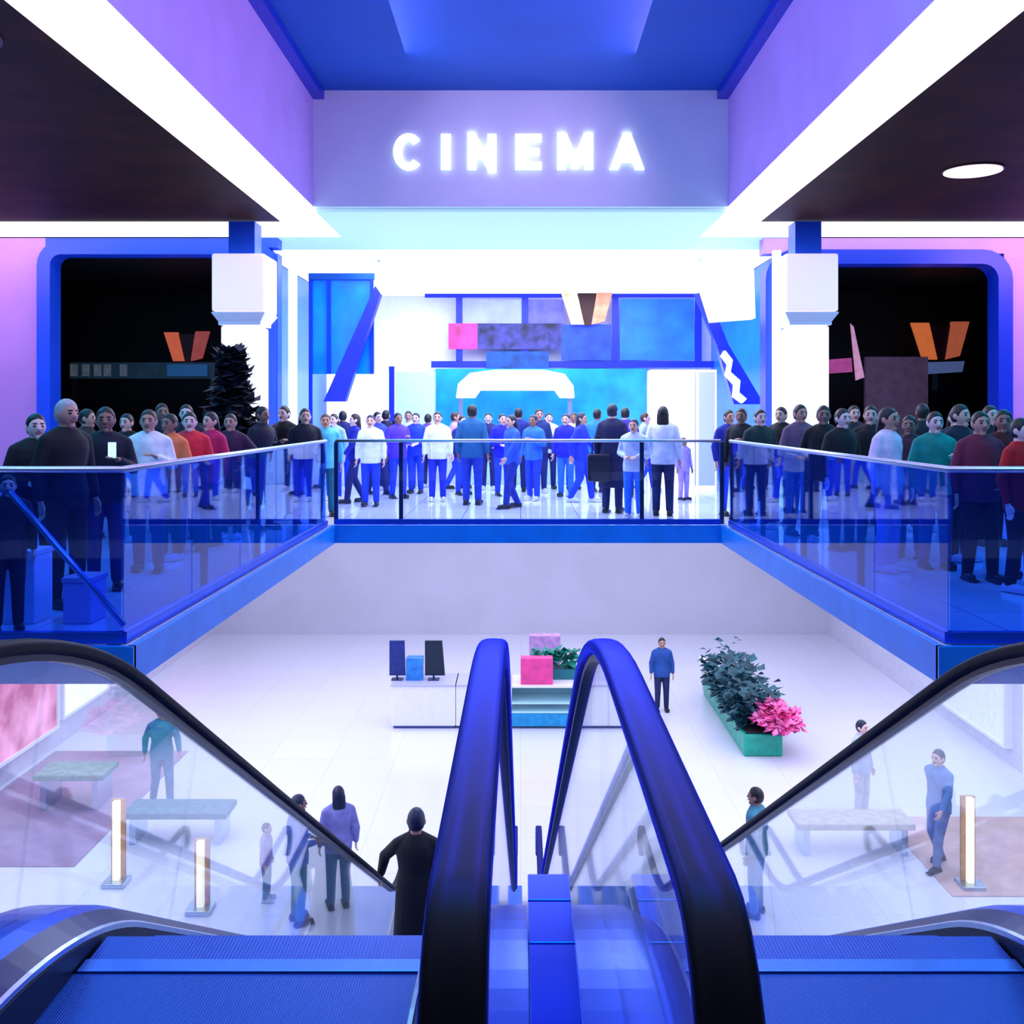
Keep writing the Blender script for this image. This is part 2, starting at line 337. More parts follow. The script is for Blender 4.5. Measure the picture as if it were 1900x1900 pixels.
# round ceiling lamps in the dark ceilings
def disc_lamp(x, y, r, label, es, colr):
    t = thing('ceiling_lamp', label, 'ceiling light', (x, y, HC-.02), 'round ceiling lamps in the dark ceilings')
    MB().lathe([(r, -.02), (r, .0)], (x, y, HC-.02), 32).build('rim', mat('lamp rim', (70, 50, 60), .4, .5), t)
    MB().lathe([(r*.93, -.03), (r*.93, -.021)], (x, y, HC-.02), 32).build('diffuser', mat('lamp diffuser '+label[:5], colr, .5, emit=colr, es=es), t)
disc_lamp(PX(1805, 12.22), 12.22, .36, 'round pink lamp in the dark ceiling over the right gallery', 2.2, (255, 214, 226))
disc_lamp(-4.62, 7.75, .55, 'white round lamp at the outer edge of the left dark ceiling', 2.5, (250, 240, 250))

# ------------------------------------------------------------------ glass barriers
def barrier(label, pts, gl, posts, zr=1.215, group=None):
    """pts: plan polyline; posts: list of (x,y)"""
    t = thing('glass_barrier', label, 'barrier', (pts[0][0], pts[0][1], .012), group)
    for (x0, y0), (x1, y1) in zip(pts, pts[1:]):
        L = math.hypot(x1-x0, y1-y0); n = max(1, round(L/1.5)); d = ((x1-x0)/L, (y1-y0)/L); nx, ny = -d[1]*.006, d[0]*.006
        for i in range(n):
            a = L*i/n+.008; b = L*(i+1)/n-.008
            p = [(x0+d[0]*a, y0+d[1]*a), (x0+d[0]*b, y0+d[1]*b)]
            MB().prism([(p[0][0]+nx,p[0][1]+ny),(p[1][0]+nx,p[1][1]+ny),(p[1][0]-nx,p[1][1]-ny),(p[0][0]-nx,p[0][1]-ny)], 'z', .03, zr-.02).build('glass_panel', gl, t)
        k = 5
        MB().prism([(x0+nx*k,y0+ny*k),(x1+nx*k,y1+ny*k),(x1-nx*k,y1-ny*k),(x0-nx*k,y0-ny*k)], 'z', .012, .09).build('base_channel', M_deck, t)
    MB().tube([(x, y, zr) for x, y in pts], .024, 10).build('handrail', M_steel, t, smooth=True)
    for x, y in posts:
        m = MB().box(x-.03, x+.03, y-.02, y+.02, .012, zr-.015)
        m.build('post', M_darksteel, t, bevel=.005)
    return t
i_ = .10
barrier('far glass barrier along the balcony edge below the CINEMA letters', [(XL-.0, YF+i_), (XR, YF+i_)], G_bar, [(PX(x, YF+.2), YF+i_+.05) for x in (625, 745, 1190, 1338)])
bl = barrier('left glass barrier along the side of the opening', [(XL-i_, YF-.1), (XL-i_, YN+i_), (-6.4, YN+i_)], G_side, [(XL-i_-.05, y) for y in (8.9, 10.7, 12.5)])
# sloping rail on the returning left pane
MB().tube([(PX(18, 6.93), 6.925, PZ(912, 6.93)), (PX(232, 6.93), 6.925, PZ(1160, 6.93))], .022, 10).build('sloping_rail', M_deck, bl, smooth=True)
barrier('right glass barrier along the side of the opening', [(XR+i_, YF-.1), (XR+i_, YN+i_), (6.4, YN+i_)], G_side, [(XR+i_+.05, y) for y in (8.9, 10.7, 12.5)])

# ------------------------------------------------------------------ escalators
HYC, HR, HZ = 2.35, 3.0, 1.0                         # handrail arc: centre y, radius, flat height
ZB = ZL                                              # lower landing level
def hand_pt(off, s):
    """point and normal of a curve parallel to the handrail at perpendicular offset off (negative = below); s in [0..1] over key stretches"""
def curve(off, y_start, y_end_extra=1.2, n=12, lower=True):
    R = HR+off; pts = [(y_start, HZ+off, 0.0)]
    for i in range(n+1):
        a = math.radians(30)*i/n; pts.append((HYC+R*math.sin(a), HZ-HR+R*math.cos(a), a))
    # lower arc, concave: flat at ZB+HZ+off
    R2 = 2.2-off; zc = ZB+HZ+2.2
    y0, z0, _ = pts[-1]; a = math.radians(30)
    ze = zc-R2*math.cos(a); yl = y0+(z0-ze)/math.tan(a); yc = yl+R2*math.sin(a)
    k = 10
    for i in range(1, k+1): pts.append((y0+(yl-y0)*i/k, z0+(ze-z0)*i/k, a))
    for i in range(1, n+1):
        b = a*(1-i/n); pts.append((yc-R2*math.sin(b), zc-R2*math.cos(b), b))
    pts.append((yc+y_end_extra, ZB+HZ+off, 0.0))
    return pts
def sweep(profile, path):
    """profile: (dx, dn) pairs round the section, n = up-normal; path: (y, z, slope angle down)"""
    m = MB(); R = []
    for y, z, a in path:
        ny, nz = math.sin(a), math.cos(a)
        R.append([(dx, y+dn*ny, z+dn*nz) for dx, dn in profile])
    m.rings(R); return m
def shift(m, x):
    m.v = [(v[0]+x, v[1], v[2]) for v in m.v]; return m
NEW = .2                                             # newel radius
def handrail_path():
    p = []
    y0 = 1.33; c = (y0, HZ-NEW)
    for i in range(0, 13):
        a = PI*(1-i/12)                              # from underside round the near end to the top
        p.append((c[0]-NEW*math.sin(a), c[1]+NEW*math.cos(a), -a))
    p += curve(0, 1.6)
    ye, ze, _ = p[-1]
    for i in range(1, 13):
        a = PI*i/12; p.append((ye+NEW*math.sin(a), ze-NEW+NEW*math.cos(a), a))
    return p
hp = [(.042*math.copysign(abs(math.cos(t))**.6, math.cos(t)), .024*math.copysign(abs(math.sin(t))**.7, math.sin(t))-.024) for t in [2*PI*k/16 for k in range(16)]]
def nose(i): return 0.0 if i == 0 else -.205-.231*(i-1)          # tread heights down the flight
def step_path(Y):
    yc, R = 2.82, 1.0; a = math.radians(30)
    if Y < yc: return 0.0
    ye = yc+R*math.sin(a); ze = -R*(1-math.cos(a))
    if Y < ye: return -R+math.sqrt(R*R-(Y-yc)**2)
    yl = ye+(ze-ZB-R*(1-math.cos(a)))/math.tan(a); 
    if Y < yl: return ze-(Y-ye)*math.tan(a)
    y2 = yl+R*math.sin(a)
    if Y < y2: return ZB+R-math.sqrt(R*R-(y2-Y)**2)
    return ZB
def escalator(xa, xb, label):
    """xa, xb: glass planes (left, right)"""
    t = thing('escalator', label, 'escalator', ((xa+xb)/2, 1.2, 0))
    for x, s in ((xa, 1), (xb, -1)):                 # s: direction towards the steps
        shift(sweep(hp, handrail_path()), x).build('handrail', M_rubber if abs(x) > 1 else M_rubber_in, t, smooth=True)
        shift(sweep([(-.022,-.0),(.022,-.0),(.022,-.022),(-.022,-.022)], curve(-.045, 1.33)), x).build('handrail_guide', mat('dark guide', (14, 26, 44), .4, .5), t)
        # glass panels between deck and guide
        top = curve(-.062, 1.25); bot = curve(-.80, 1.25)
        cuts = [0, 5, 10, 13]+list(range(15, len(top), 2))
        n = len(top)-1
        segs = [(0, 1), (1, 7), (7, 14), (14, 17), (17, 20), (20, 23), (23, 29), (29, n)]
        for i0, i1 in segs:
            poly = [(top[i][0], top[i][1]) for i in range(i0, i1+1)] + [(bot[i][0], bot[i][1]) for i in range(i1, i0-1, -1)]
            # shrink ends a little for the joint
            MB().prism(poly, 'x', x-.006, x+.006).build('glass_panel', G_esc, t)
        # deck: channel + sloping inner deck, outer deck
        prof = [(-s*.10, -.06), (-s*.10, .0), (s*.05, .0), (s*.11, -.012), (s*.11, -.06)]
        dk = curve(-.80, 1.1)
        shift(sweep(prof, dk), x).build('deck', M_deck, t)
        shift(sweep([(s*.11, -.012), (s*.178, -.05), (s*.178, -.09), (s*.11, -.07)], dk), x).build('inner_profile', mat('dark navy profile', (12, 34, 84), .35, .5, noise=.1, scale=12), t)
        shift(sweep([(s*.178, -.045), (s*.19, -.05), (s*.19, -.066), (s*.178, -.066)], dk), x).build('edge_strip', M_steel, t)
        shift(sweep([(s*.18, -.068), (s*.195, -.068), (s*.195, -.42), (s*.18, -.42)], dk), x).build('skirt_panel', M_skirt, t)
        shift(sweep([(-s*.10, .02), (-s*.085, .02), (-s*.085, -.85), (-s*.10, -.85)], curve(-.87, 1.3)), x).build('side_cladding', M_clad, t)
    bt = curve(-1.75, 1.6)
    shift(sweep([(xa-(xa+xb)/2-.08, 0), (xb-(xa+xb)/2+.08, 0), (xb-(xa+xb)/2+.08, -.03), (xa-(xa+xb)/2-.08, -.03)], bt), (xa+xb)/2).build('underside', M_clad, t)
    a, b = xa+.20, xb-.20
    MB().box(a-.01, b+.01, .5, 2.86, -.2, .002).build('landing_plate', M_plate, t)
    MB().box(a, b, 2.865, 2.93, -.15, .008).build('comb_plate', M_comb, t, bevel=.003)
    for i in range(23):
        y = 2.935 if i == 0 else 3.075+.4*(i-1); y1 = 3.07 if i == 0 else y+.395; zt = max(nose(i), ZB+.01); lo = max(zt-.235, ZB-.2)
        MB().prism([(y, zt), (y1, zt), (y1, lo), (y+.02, lo)], 'x', a+.004, b-.004).build('step', M_step, t)
    MB().box(a-.01, b+.01, 12.45, 14.0, ZB-.1, ZB+.006).build('landing_plate', M_plate, t)
    return t
XA1, XB1, XA2, XB2 = -1.47, -.08, .245, 1.645
escalator(XA1, XB1, 'left escalator going down, with a rider in dark clothes on it')
escalator(XA2, XB2, 'right empty escalator going down beside the first')
# metal deck filling the gap between the two
dv = thing('divider_deck', 'shiny blue metal deck between the two escalator handrails', 'deck', (.083, 1.2, 0))
MB().box(.022, .143, 1.2, 3.0, -.3, .2).build('body', M_clad, dv)
for y0, y1 in ((1.1, 1.75), (1.757, 2.25), (2.257, 2.62), (2.627, 2.85), (2.857, 3.02)):
    MB().box(.021, .144, y0, y1, .2, .215).build('cover_plate', mat('polished blue cover', (40, 90, 255), .18, .8, noise=.1, scale=4), dv, bevel=.004)
# ------------------------------------------------------------------ columns, lobby, shops
M_colwhite = mat('lit white column', (244, 238, 248), .5, noise=.02)
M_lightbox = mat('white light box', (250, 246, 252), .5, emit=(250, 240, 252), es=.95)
def column(x, label):
    t = thing('column', label, 'column', (x, 15.5, 0), 'white columns beside the lobby entrance')
    w, W_ = .29, .40
    MB().box(x-w-.04, x+w+.04, 15.5-w-.04, 15.5+w+.04, 0, .15).build('base', M_colwhite, t, bevel=.01)
    MB().box(x-w, x+w, 15.5-w, 15.5+w, .15, 2.93).build('shaft', M_lightbox, t, bevel=.02)
    MB().rings([[(x+sx*r, 15.5+sy*r, z) for sx, sy in ((-1,-1),(1,-1),(1,1),(-1,1))] for r, z in ((w+.03, 2.95), (w+.03, 3.0), (W_, 3.12), (W_, 3.14))]).build('neck', M_colwhite, t)
    MB().box(x-W_, x+W_, 15.5-W_, 15.5+W_, 3.15, 4.02).build('capital', mat('lavender light box', (236, 222, 242), .5, emit=(244, 226, 246), es=.62), t, bevel=.03)
    MB().box(x-.2, x+.2, 15.3, 15.7, 4.02, HC-.06).build('hanger', M_bluewall, t)
column(PX(455, 15.5), 'white glowing column with a wide top left of the lobby')
column(PX(1493, 15.5), 'white glowing column with a wide top right of the lobby')

def slab_poly(name, pts, Y, d, m, label, cat, parent=None, group=None):
    """upright panel cut to the outline pts (px at depth Y), thickness d"""
    mb = MB().prism([(PX(a, Y), PZ(b, Y)) for a, b in pts], 'y', Y, Y+d)
    if parent is not None: return mb.build(name, m, parent)
    c = [(PX(a, Y), PZ(b, Y)) for a, b in pts]
    o = mb.build(name, m, loc=(sum(p[0] for p in c)/len(c), Y, min(p[1] for p in c)))
    return tag(o, label, cat, group)
def emis(name, colr, es, **k): return mat(name, colr, .5, emit=colr, es=es, **k)
# blue partition at the left of the lobby
t = thing('glass_partition', 'blue panelled partition at the left of the lobby', 'partition', (PX(625, 19.5), 19.5, 0))
x0, x1 = PX(574, 19.5), PX(694, 19.5); zt = PZ(508, 19.5)
zb = PZ(694, 19.5)
MB().box(x0, x1, 19.5, 19.56, zb, zt).build('panel', mat('blue lit panel', (10, 140, 255), .2, noise=.25, scale=1.6, emit=(8, 100, 255), es=.25), t)
for a, c in ((x0, 0), (x0*.72+x1*.28, zb), (x1-.07, zb)): MB().box(a, a+.07, 19.44, 19.5, c, zt).build('mullion', mat('blue mullion', (0, 60, 210), .4, .3), t)
MB().box(x0, x1+.02, 19.42, 19.5, zt-.12, zt).build('top_rail', mat('teal rail', (0, 90, 170), .4, .3), t)
# slanting blue fins
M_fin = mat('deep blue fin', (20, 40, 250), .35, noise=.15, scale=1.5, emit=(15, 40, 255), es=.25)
f1 = slab_poly('slanting_fin', [(696, 530), (706, 545), (640, 745), (600, 745)], 19.1, .25, M_fin, 'slanting blue fin left of the lobby boards', 'wall fin', group='slanting blue fins')
MB().box(PX(698,19.1), PX(704,19.1), 19.2, 19.25, PZ(540,19.1), HC-.05).build('hanger', M_steel, f1)
f2 = slab_poly('slanting_fin', [(1290, 545), (1312, 540), (1352, 640), (1418, 750), (1362, 750), (1330, 640)], 18.9, .2, M_fin, 'slanting blue fin below the white light box on the right', 'wall fin', group='slanting blue fins')
MB().box(PX(1296,18.9), PX(1304,18.9), 18.95, 19.0, PZ(560,18.9), HC-.05).build('hanger', M_steel, f2)
slab_poly('light_box', [(1288, 487), (1398, 474), (1402, 590), (1322, 596)], 18.4, .35, M_lightbox, 'white light box with a slanted edge at the right of the lobby ceiling', 'light box')
slab_poly('zigzag_sign', [(1346,650),(1360,668),(1356,690),(1374,706),(1372,728),(1386,740),(1378,748),(1362,736),(1364,714),(1348,696),(1352,676),(1340,660)], 18.7, .2, emis('pale zigzag', (200, 230, 255), .9), 'thin pale zigzag light on the right blue fin', 'light')
# boards over the counter
YB = 24.6
t = thing('menu_board', 'row of lit menu screens over the lobby counter', 'menu board', (PX(960, YB), YB, PZ(690, YB)))
M_navy = mat('navy board frame', (8, 40, 190), .4, noise=.1)
def pane(name, x0, y0, x1, y1, m, Y=YB, d=.06, parent=t): return slab_poly(name, [(x0,y0),(x1,y0),(x1,y1),(x0,y1)], Y, d, m, None, None, parent)
pane('top_rail', 788, 538, 1296, 552, M_navy)
pane('bottom_rail', 800, 670, 1330, 682, M_navy)
for a in (846, 968, 1136, 1290): pane('upright', a, 552, a+12, 670, M_navy, YB-.02)
pane('screen', 858, 556, 968, 600, emis('pale lilac screen', (150, 160, 245), .4, noise=.2, scale=2))
pane('screen', 980, 556, 1046, 600, emis('violet screen', (90, 90, 240), .6, noise=.4, scale=3))
pane('screen', 1150, 554, 1288, 668, emis('azure screen', (30, 110, 240), .4, noise=.35, scale=1.5))
pane('screen', 832, 600, 886, 648, emis('magenta screen', (190, 50, 130), .4, noise=.4, scale=3), YB-.06)
pane('screen', 886, 600, 1040, 648, emis('dark teal screen', (10, 40, 100), .3, noise=.8, scale=4, col2=(60, 60, 140)), YB-.06)
pane('screen', 1042, 602, 1134, 668, emis('royal blue screen', (20, 60, 215), .6, noise=.4, scale=3), YB-.06)
pane('screen', 902, 652, 1018, 686, mat('deep teal board', (0, 70, 150), .4, noise=.4, scale=4), YB-.1)
def v_lamp(cx, cy, s, Y, label, c1, c2):
    t = thing('v_shaped_lamp', label, 'lamp', (PX(cx, Y), Y, PZ(cy+40*s, Y)))
    for k, (p, c) in enumerate((([(-48,-32),(-18,-32),(-4,30),(-28,30)], c1), ([(20,-34),(50,-34),(34,24),(10,30)], c2))):
        slab_poly('glowing_panel', [(cx+a*s, cy+b*s) for a, b in p], Y, .08, emis('v lamp %s %d' % (label[:12], k), c, .55, noise=.3, scale=5), None, None, t)
    slab_poly('back_plate', [(cx-16*s,cy-28*s),(cx+20*s,cy-28*s),(cx+8*s,cy+32*s),(cx-4*s,cy+32*s)], Y+.04, .05, mat('dark red back plate', (60, 14, 14), .5), None, None, t)
v_lamp(1088, 572, 1.0, 24.4, 'cream and orange V shaped lamp between the lobby screens', (225, 200, 150), (225, 150, 110))
v_lamp(345, 644, .86, 20.6, 'dim orange V shaped lamp deep in the left dark shop', (225, 105, 70), (170, 75, 70))
v_lamp(1744, 634, 1.1, 20.6, 'orange V shaped lamp deep in the right dark shop', (235, 120, 62), (190, 95, 65))
# counters in front of the white back wall
def counter(x0, x1, Y, h, label, m, top, over=True):
    t = thing('counter', label, 'counter', (PX((x0+x1)/2, Y), Y, 0), 'lobby counters')
    a, b = PX(x0, Y), PX(x1, Y)
    MB().box(a, b, Y, Y+.7, 0, h-.05).build('body', m, t, bevel=.01); MB().box(a-.03, b+.03, Y-.04, Y+.74, h-.05, h).build('counter_top', top, t, bevel=.01)
    return t
M_ice = mat('ice blue front', (180, 215, 250), .4, noise=.1)
counter(605, 800, 22.5, 1.15, 'white counter at the left of the lobby', M_white, M_ice)
counter(850, 1080, 22.8, 1.15, 'pale counter below the middle lobby screens', M_ice, M_white)
o = slab_poly('back_panel', [(808,684),(1200,684),(1200,800),(808,800)], 24.3, .06, mat('azure back panel', (20, 150, 235), .3, noise=.25, scale=1.5), 'azure panel behind the middle lobby counter', 'panel')
MB().box(PX(808,24.3), PX(1200,24.3), 24.3, 24.34, 0, PZ(801,24.3)).build('lower_panel', M_white, o)
# glowing hood over the middle counter
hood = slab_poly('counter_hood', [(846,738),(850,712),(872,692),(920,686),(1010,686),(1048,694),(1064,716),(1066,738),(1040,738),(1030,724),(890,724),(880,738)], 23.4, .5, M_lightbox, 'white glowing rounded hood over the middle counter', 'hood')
for a in (850, 1054): MB().box(PX(a,23.4), PX(a+8,23.4), 23.6, 23.7, 0, PZ(736,23.4)).build('post', M_steel, hood)
t = thing('cabinet', 'tall white cabinet at the right of the lobby', 'cabinet', (PX(1270, 21), 21, 0))
a, b = PX(1208, 21), PX(1330, 21); z = PZ(686, 21)
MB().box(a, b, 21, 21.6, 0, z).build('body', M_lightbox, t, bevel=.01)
MB().box(PX(1290, 21)-.01, PX(1290, 21)+.01, 20.985, 21.0, .1, z-.05).build('door_gap', mat('pale grey gap', (170, 180, 225), .5), t)
MB().box(PX(1296, 21), PX(1326, 21), 20.97, 21.0, .1, z-.05).build('door', mat('pale lavender door', (215, 218, 246), .4), t)
t = thing('cabinet', 'white back cabinet at the left of the lobby', 'cabinet', (PX(660, 23.6), 23.6, 0))
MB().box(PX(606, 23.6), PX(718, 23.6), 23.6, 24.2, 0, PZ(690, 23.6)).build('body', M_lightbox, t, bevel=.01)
MB().box(PX(722, 23.6), PX(732, 23.6), 23.55, 23.6, 0, PZ(680, 23.6)).build('side_panel', M_navy, t)
MB().box(PX(734, 23.6), PX(806, 23.6), 23.6, 24.0, 0, PZ(690, 23.6)).build('door', mat('pale cyan door', (190, 232, 250), .4, noise=.1), t)
# dim boards in the dark shops
t = thing('shop_counter', 'dim board and counter across the left dark shop', 'counter', (PX(250, 19.5), 19.5, 0))
MB().box(PX(125, 19.5), PX(395, 19.5), 19.5, 20.1, 0, 1.15).build('body', mat('dark slate', (16, 24, 34), .5, noise=.2), t)
MB().box(PX(125, 19.5), PX(395, 19.5), 19.6, 19.66, PZ(702, 19.5), PZ(672, 19.5)).build('header_board', mat('dim teal board', (22, 44, 56), .5, noise=.4, scale=4, emit=(16, 36, 48), es=.5), t)
for a, b in ((126,134),(386,394)): MB().box(PX(a,19.5), PX(b,19.5), 19.66, 19.72, 1.15, PZ(672,19.5)).build('post', mat('dark post', (14, 16, 22), .5), t)
slab_poly('screen', [(310,676),(384,676),(384,698),(310,698)], 19.54, .05, emis('dim blue screen', (16, 62, 100), .8), None, None, t)
for a in (130, 152, 174, 192, 222): slab_poly('glyph_block', [(a,676),(a+13,676),(a+13,698),(a,698)], 19.57, .03, emis('dim glyph', (74, 84, 92), .5, noise=.5, scale=9), None, None, t)
t = thing('shop_counter', 'dim mauve counter across the right dark shop', 'counter', (PX(1690, 19.5), 19.5, 0))
MB().box(PX(1590, 19.5), PX(1800, 19.5), 19.5, 20.1, 0, 1.15).build('body', mat('dark slate', (16, 24, 34), .5), t)
MB().box(PX(1606, 19.5), PX(1722, 19.5), 19.5, 19.6, 1.15, PZ(662, 19.5)).build('header_board', mat('dim mauve board', (70, 52, 72), .5, noise=.4, scale=5, emit=(62, 44, 62), es=.6), t)
slab_poly('screen', [(1722,672),(1790,670),(1786,690),(1722,694)], 19.5, .06, emis('dim grey blue screen', (70, 84, 122), .7), None, None, t)
slab_poly('post', [(1730,694),(1740,694),(1740,724),(1730,724)], 19.52, .04, mat('dark post', (14, 16, 22), .5), None, None, t)
slab_poly('banner', [(1578,600),(1584,606),(1604,700),(1588,706)], 18.6, .03, emis('pale pink banner', (200, 140, 160), .5, noise=.3), 'thin slanting pink banner by the right column', 'banner')
slab_poly('poster', [(1526,668),(1580,664),(1582,690),(1526,694)], 18.3, .03, emis('magenta poster', (150, 50, 105), .6, noise=.3), 'small magenta poster just right of the right column', 'poster')

# dark leafy tree beside the left column
def leafy(mb, pts, n, size, seed):
    rnd = random.Random(seed)
    for _ in range(n):
        p = pts(rnd); a = rnd.random()*2*PI; tl = rnd.uniform(-.9, .9); s = size*rnd.uniform(.6, 1.3)
        d = Vector((math.cos(a), math.sin(a), tl)).normalized(); sd = d.cross(Vector((0,0,1))).normalized()*s*.42; up = d.cross(sd).normalized()*s*.12
        p = Vector(p); q = [p, p+d*s*.5+sd+up, p+d*s, p+d*s*.5-sd+up]
        mb.add(q, [(0,1,2),(0,2,3)])
    return mb
tx, ty = PX(430, 14.48), 14.48
t = thing('potted_tree', 'dark conical leafy tree in a pot in front of the left column', 'plant', (tx, ty, 0))
MB().lathe([(.2,0),(.26,.45),(.28,.45),(.28,.5)], (tx,ty,0), 20).build('pot', mat('dark pot', (24, 26, 40), .5, noise=.1), t, smooth=False)
MB().cap((tx,ty,.45), (tx,ty,2.3), .04, .02).build('trunk', mat('dark bark', (40, 30, 30), .8, noise=.2), t)
def cone(r):
    z = r.uniform(.75, 2.5); rad = .55*(2.62-z)/1.87; a = r.random()*2*PI; q = math.sqrt(r.random())*rad
    return (tx+q*math.cos(a), ty+q*math.sin(a), z)
tag(leafy(MB(), cone, 1600, .22, 3).build('foliage', mat('dark night foliage', (10, 22, 40), .6, noise=.3, scale=6, col2=(22, 20, 46)), t), kind='stuff')

# low boxes behind the returning left barrier
for x0, x1, y1, nm, lb, cc in ((2, 64, 1022, 'box', 'low white box behind the glass at the left edge', (232, 232, 246)), (116, 168, 1072, 'box', 'small pale pink box behind the sloping rail', (222, 190, 222))):
    Y = 7.62; a, b = PX(x0, Y), PX(x1, Y); h = PZ(y1, Y)
    r = thing(nm, lb, 'box', ((a+b)/2, Y+.15, 0), None)
    MB().box(a, b, Y, Y+.3, 0, h-.04).build('body', mat(lb, cc, .5, noise=.03), r, bevel=.01)
    MB().box(a-.008, b+.008, Y-.008, Y+.308, h-.04, h).build('lid', mat(lb+' lid', tuple(max(0, v-12) for v in cc), .5), r, bevel=.005)
# ------------------------------------------------------------------ lower level: kiosk, planter, displays
FZ = ZL
YK = 21.0
k = thing('kiosk_counter', 'white sales counter on the floor below, behind the escalators', 'counter', (PX(950, YK), YK, FZ))
for x0, x1, m in ((726, 846, M_white), (846, 948, M_white), (1098, 1182, M_white)):
    MB().box(PX(x0,YK), PX(x1,YK)-.01, YK, YK+.9, FZ+.06, FZ+.9).build('cabinet', m, k, bevel=.015)
    MB().box(PX(x0,YK)+.04, PX(x1,YK)-.04, YK+.05, YK+.85, FZ, FZ+.06).build('plinth', mat('slate plinth', (70, 84, 150), .5), k)
    MB().box(PX(x0,YK)-.02, PX(x1,YK)+.01, YK-.03, YK+.93, FZ+.9, FZ+.93).build('counter_top', mat('grey lilac top', (190, 190, 225), .35), k, bevel=.005)
MB().box(PX(949,YK), PX(1097,YK), YK, YK+.9, FZ+.05, FZ+.32).build('plinth', mat('teal plinth', (20, 150, 205), .4, noise=.15), k, bevel=.01)
for z in (.33, .52): MB().box(PX(949,YK), PX(1097,YK), YK, YK+.9, FZ+z, FZ+z+.03).build('shelf', mat('pale cyan shelf', (190, 240, 245), .35), k)
MB().box(PX(949,YK), PX(1097,YK), YK+.8, YK+.83, FZ+.55, FZ+.86).build('back_panel', mat('pale cyan shelf', (190, 240, 245), .35), k)
MB().box(PX(949,YK), PX(1097,YK), YK, YK+.9, FZ+.86, FZ+.9).build('counter_top', M_white, k)
YT = YK+.3; zt = FZ+.93
def px_box(name, x0, y0, x1, Y, d, zb, m, label, cat, group=None, bevel=.01):
    a, b = PX(x0, Y), PX(x1, Y)
    o = MB().box(a, b, Y, Y+d, zb, PZ(y0, Y)).build(name, m, loc=((a+b)/2, Y, zb), bevel=bevel); return tag(o, label, cat, group)
def monitor(x0, y0, x1, Y, m, label, tilt):
    a, b = PX(x0, Y), PX(x1, Y); z = PZ(y0, Y); r = thing('display_screen', label, 'screen', ((a+b)/2, Y+.1, zt))
    MB().box((a+b)/2-.12, (a+b)/2+.12, Y, Y+.2, zt, zt+.02).build('foot', M_darksteel, r)
    MB().box((a+b)/2-.02, (a+b)/2+.02, Y+.08, Y+.12, zt+.02, zt+.2).build('stand', M_darksteel, r)
    MB().prism([(a, zt+.1), (b+tilt, zt+.1), (b, z), (a, z)], 'y', Y+.04, Y+.1).build('casing', m, r)
    return r
monitor(722, 1190, 750, YT, mat('navy casing', (20, 40, 120), .4, noise=.2), 'small navy screen at the left end of the white counter', .02)
monitor(788, 1190, 820, YT, mat('near black casing', (8, 30, 52), .4, noise=.2), 'tall black screen on the left half of the white counter', .06)
px_box('display_case', 753, 1222, 784, YT, .3, zt, mat('blue case', (40, 130, 215), .4, noise=.25, scale=6), 'low blue case between two dark screens on the white counter', 'case')
px_box('crate', 966, 1222, 1026, YT-.2, .28, FZ+.9, mat('hot pink box', (240, 70, 150), .45, noise=.15, scale=4), 'hot pink box on the counter between the handrails', 'box')
px_box('box', 982, 1180, 1040, YK+1.6, .3, FZ, mat('mauve stand', (196, 150, 205), .5, noise=.2), 'mauve stand behind the pink box on the lower floor', 'stand')
t = thing('plant_tray', 'tray of green plants just behind the hot pink box', 'plant', (PX(1036, YK+.6), YK+.68, FZ+.9))
YQ = YK+.5
MB().box(PX(1000,YQ), PX(1072,YQ), YQ, YQ+.36, FZ+.9, FZ+1.12).build('tray', mat('teal tray', (20, 120, 130), .5), t, bevel=.01)
tag(leafy(MB(), lambda r: (r.uniform(PX(990,YQ), PX(1072,YQ)), r.uniform(YQ+.05, YQ+.33), r.uniform(FZ+1.2, FZ+1.5)), 260, .18, 5).build('foliage', mat('jade leaves', (10, 140, 120), .5, noise=.3, scale=6), t), kind='stuff')
px_box('box', 1108, 1240, 1166, YT, .4, zt, mat('azure pale box', (150, 190, 245), .4, noise=.2), 'pale blue box on the right end of the white counter', 'box')
# planter with greenery and pink flowers
pl = thing('planter', 'long planter of dark greenery and pink flowers on the lower floor', 'planter', (4.75, 21.3, FZ))
MB().box(4.3, 5.05, 19.3, 23.6, FZ, FZ+.42).build('trough', mat('jade trough', (20, 170, 140), .35, noise=.15), pl, bevel=.03)
MB().box(4.36, 4.99, 19.36, 23.54, FZ+.4, FZ+.44).build('soil', mat('dark soil', (30, 26, 30), .9, noise=.3), pl)
tag(leafy(MB(), lambda r: (r.uniform(4.25, 5.1), r.uniform(19.6, 23.4), FZ+.45+abs(r.gauss(0, .35))), 1500, .22, 9).build('foliage', mat('deep teal leaves', (8, 60, 84), .5, noise=.4, scale=5, col2=(14, 96, 110)), pl), kind='stuff')
def fl_pt(r):
    a = r.random()*2*PI; q = math.sqrt(r.random()); return (4.98+.42*q*math.cos(a), 19.6+.75*q*math.sin(a), FZ+.62+.38*r.random()*(1.2-q))
tag(leafy(MB(), fl_pt, 800, .17, 12).build('blossom', mat('pink blossom', (245, 30, 150), .5, noise=.1, scale=5, col2=(255, 150, 210)), pl), kind='stuff')
px_box('box', 1302, 1226, 1328, 23.95, .4, FZ, M_white, 'white box at the far end of the planter', 'box')
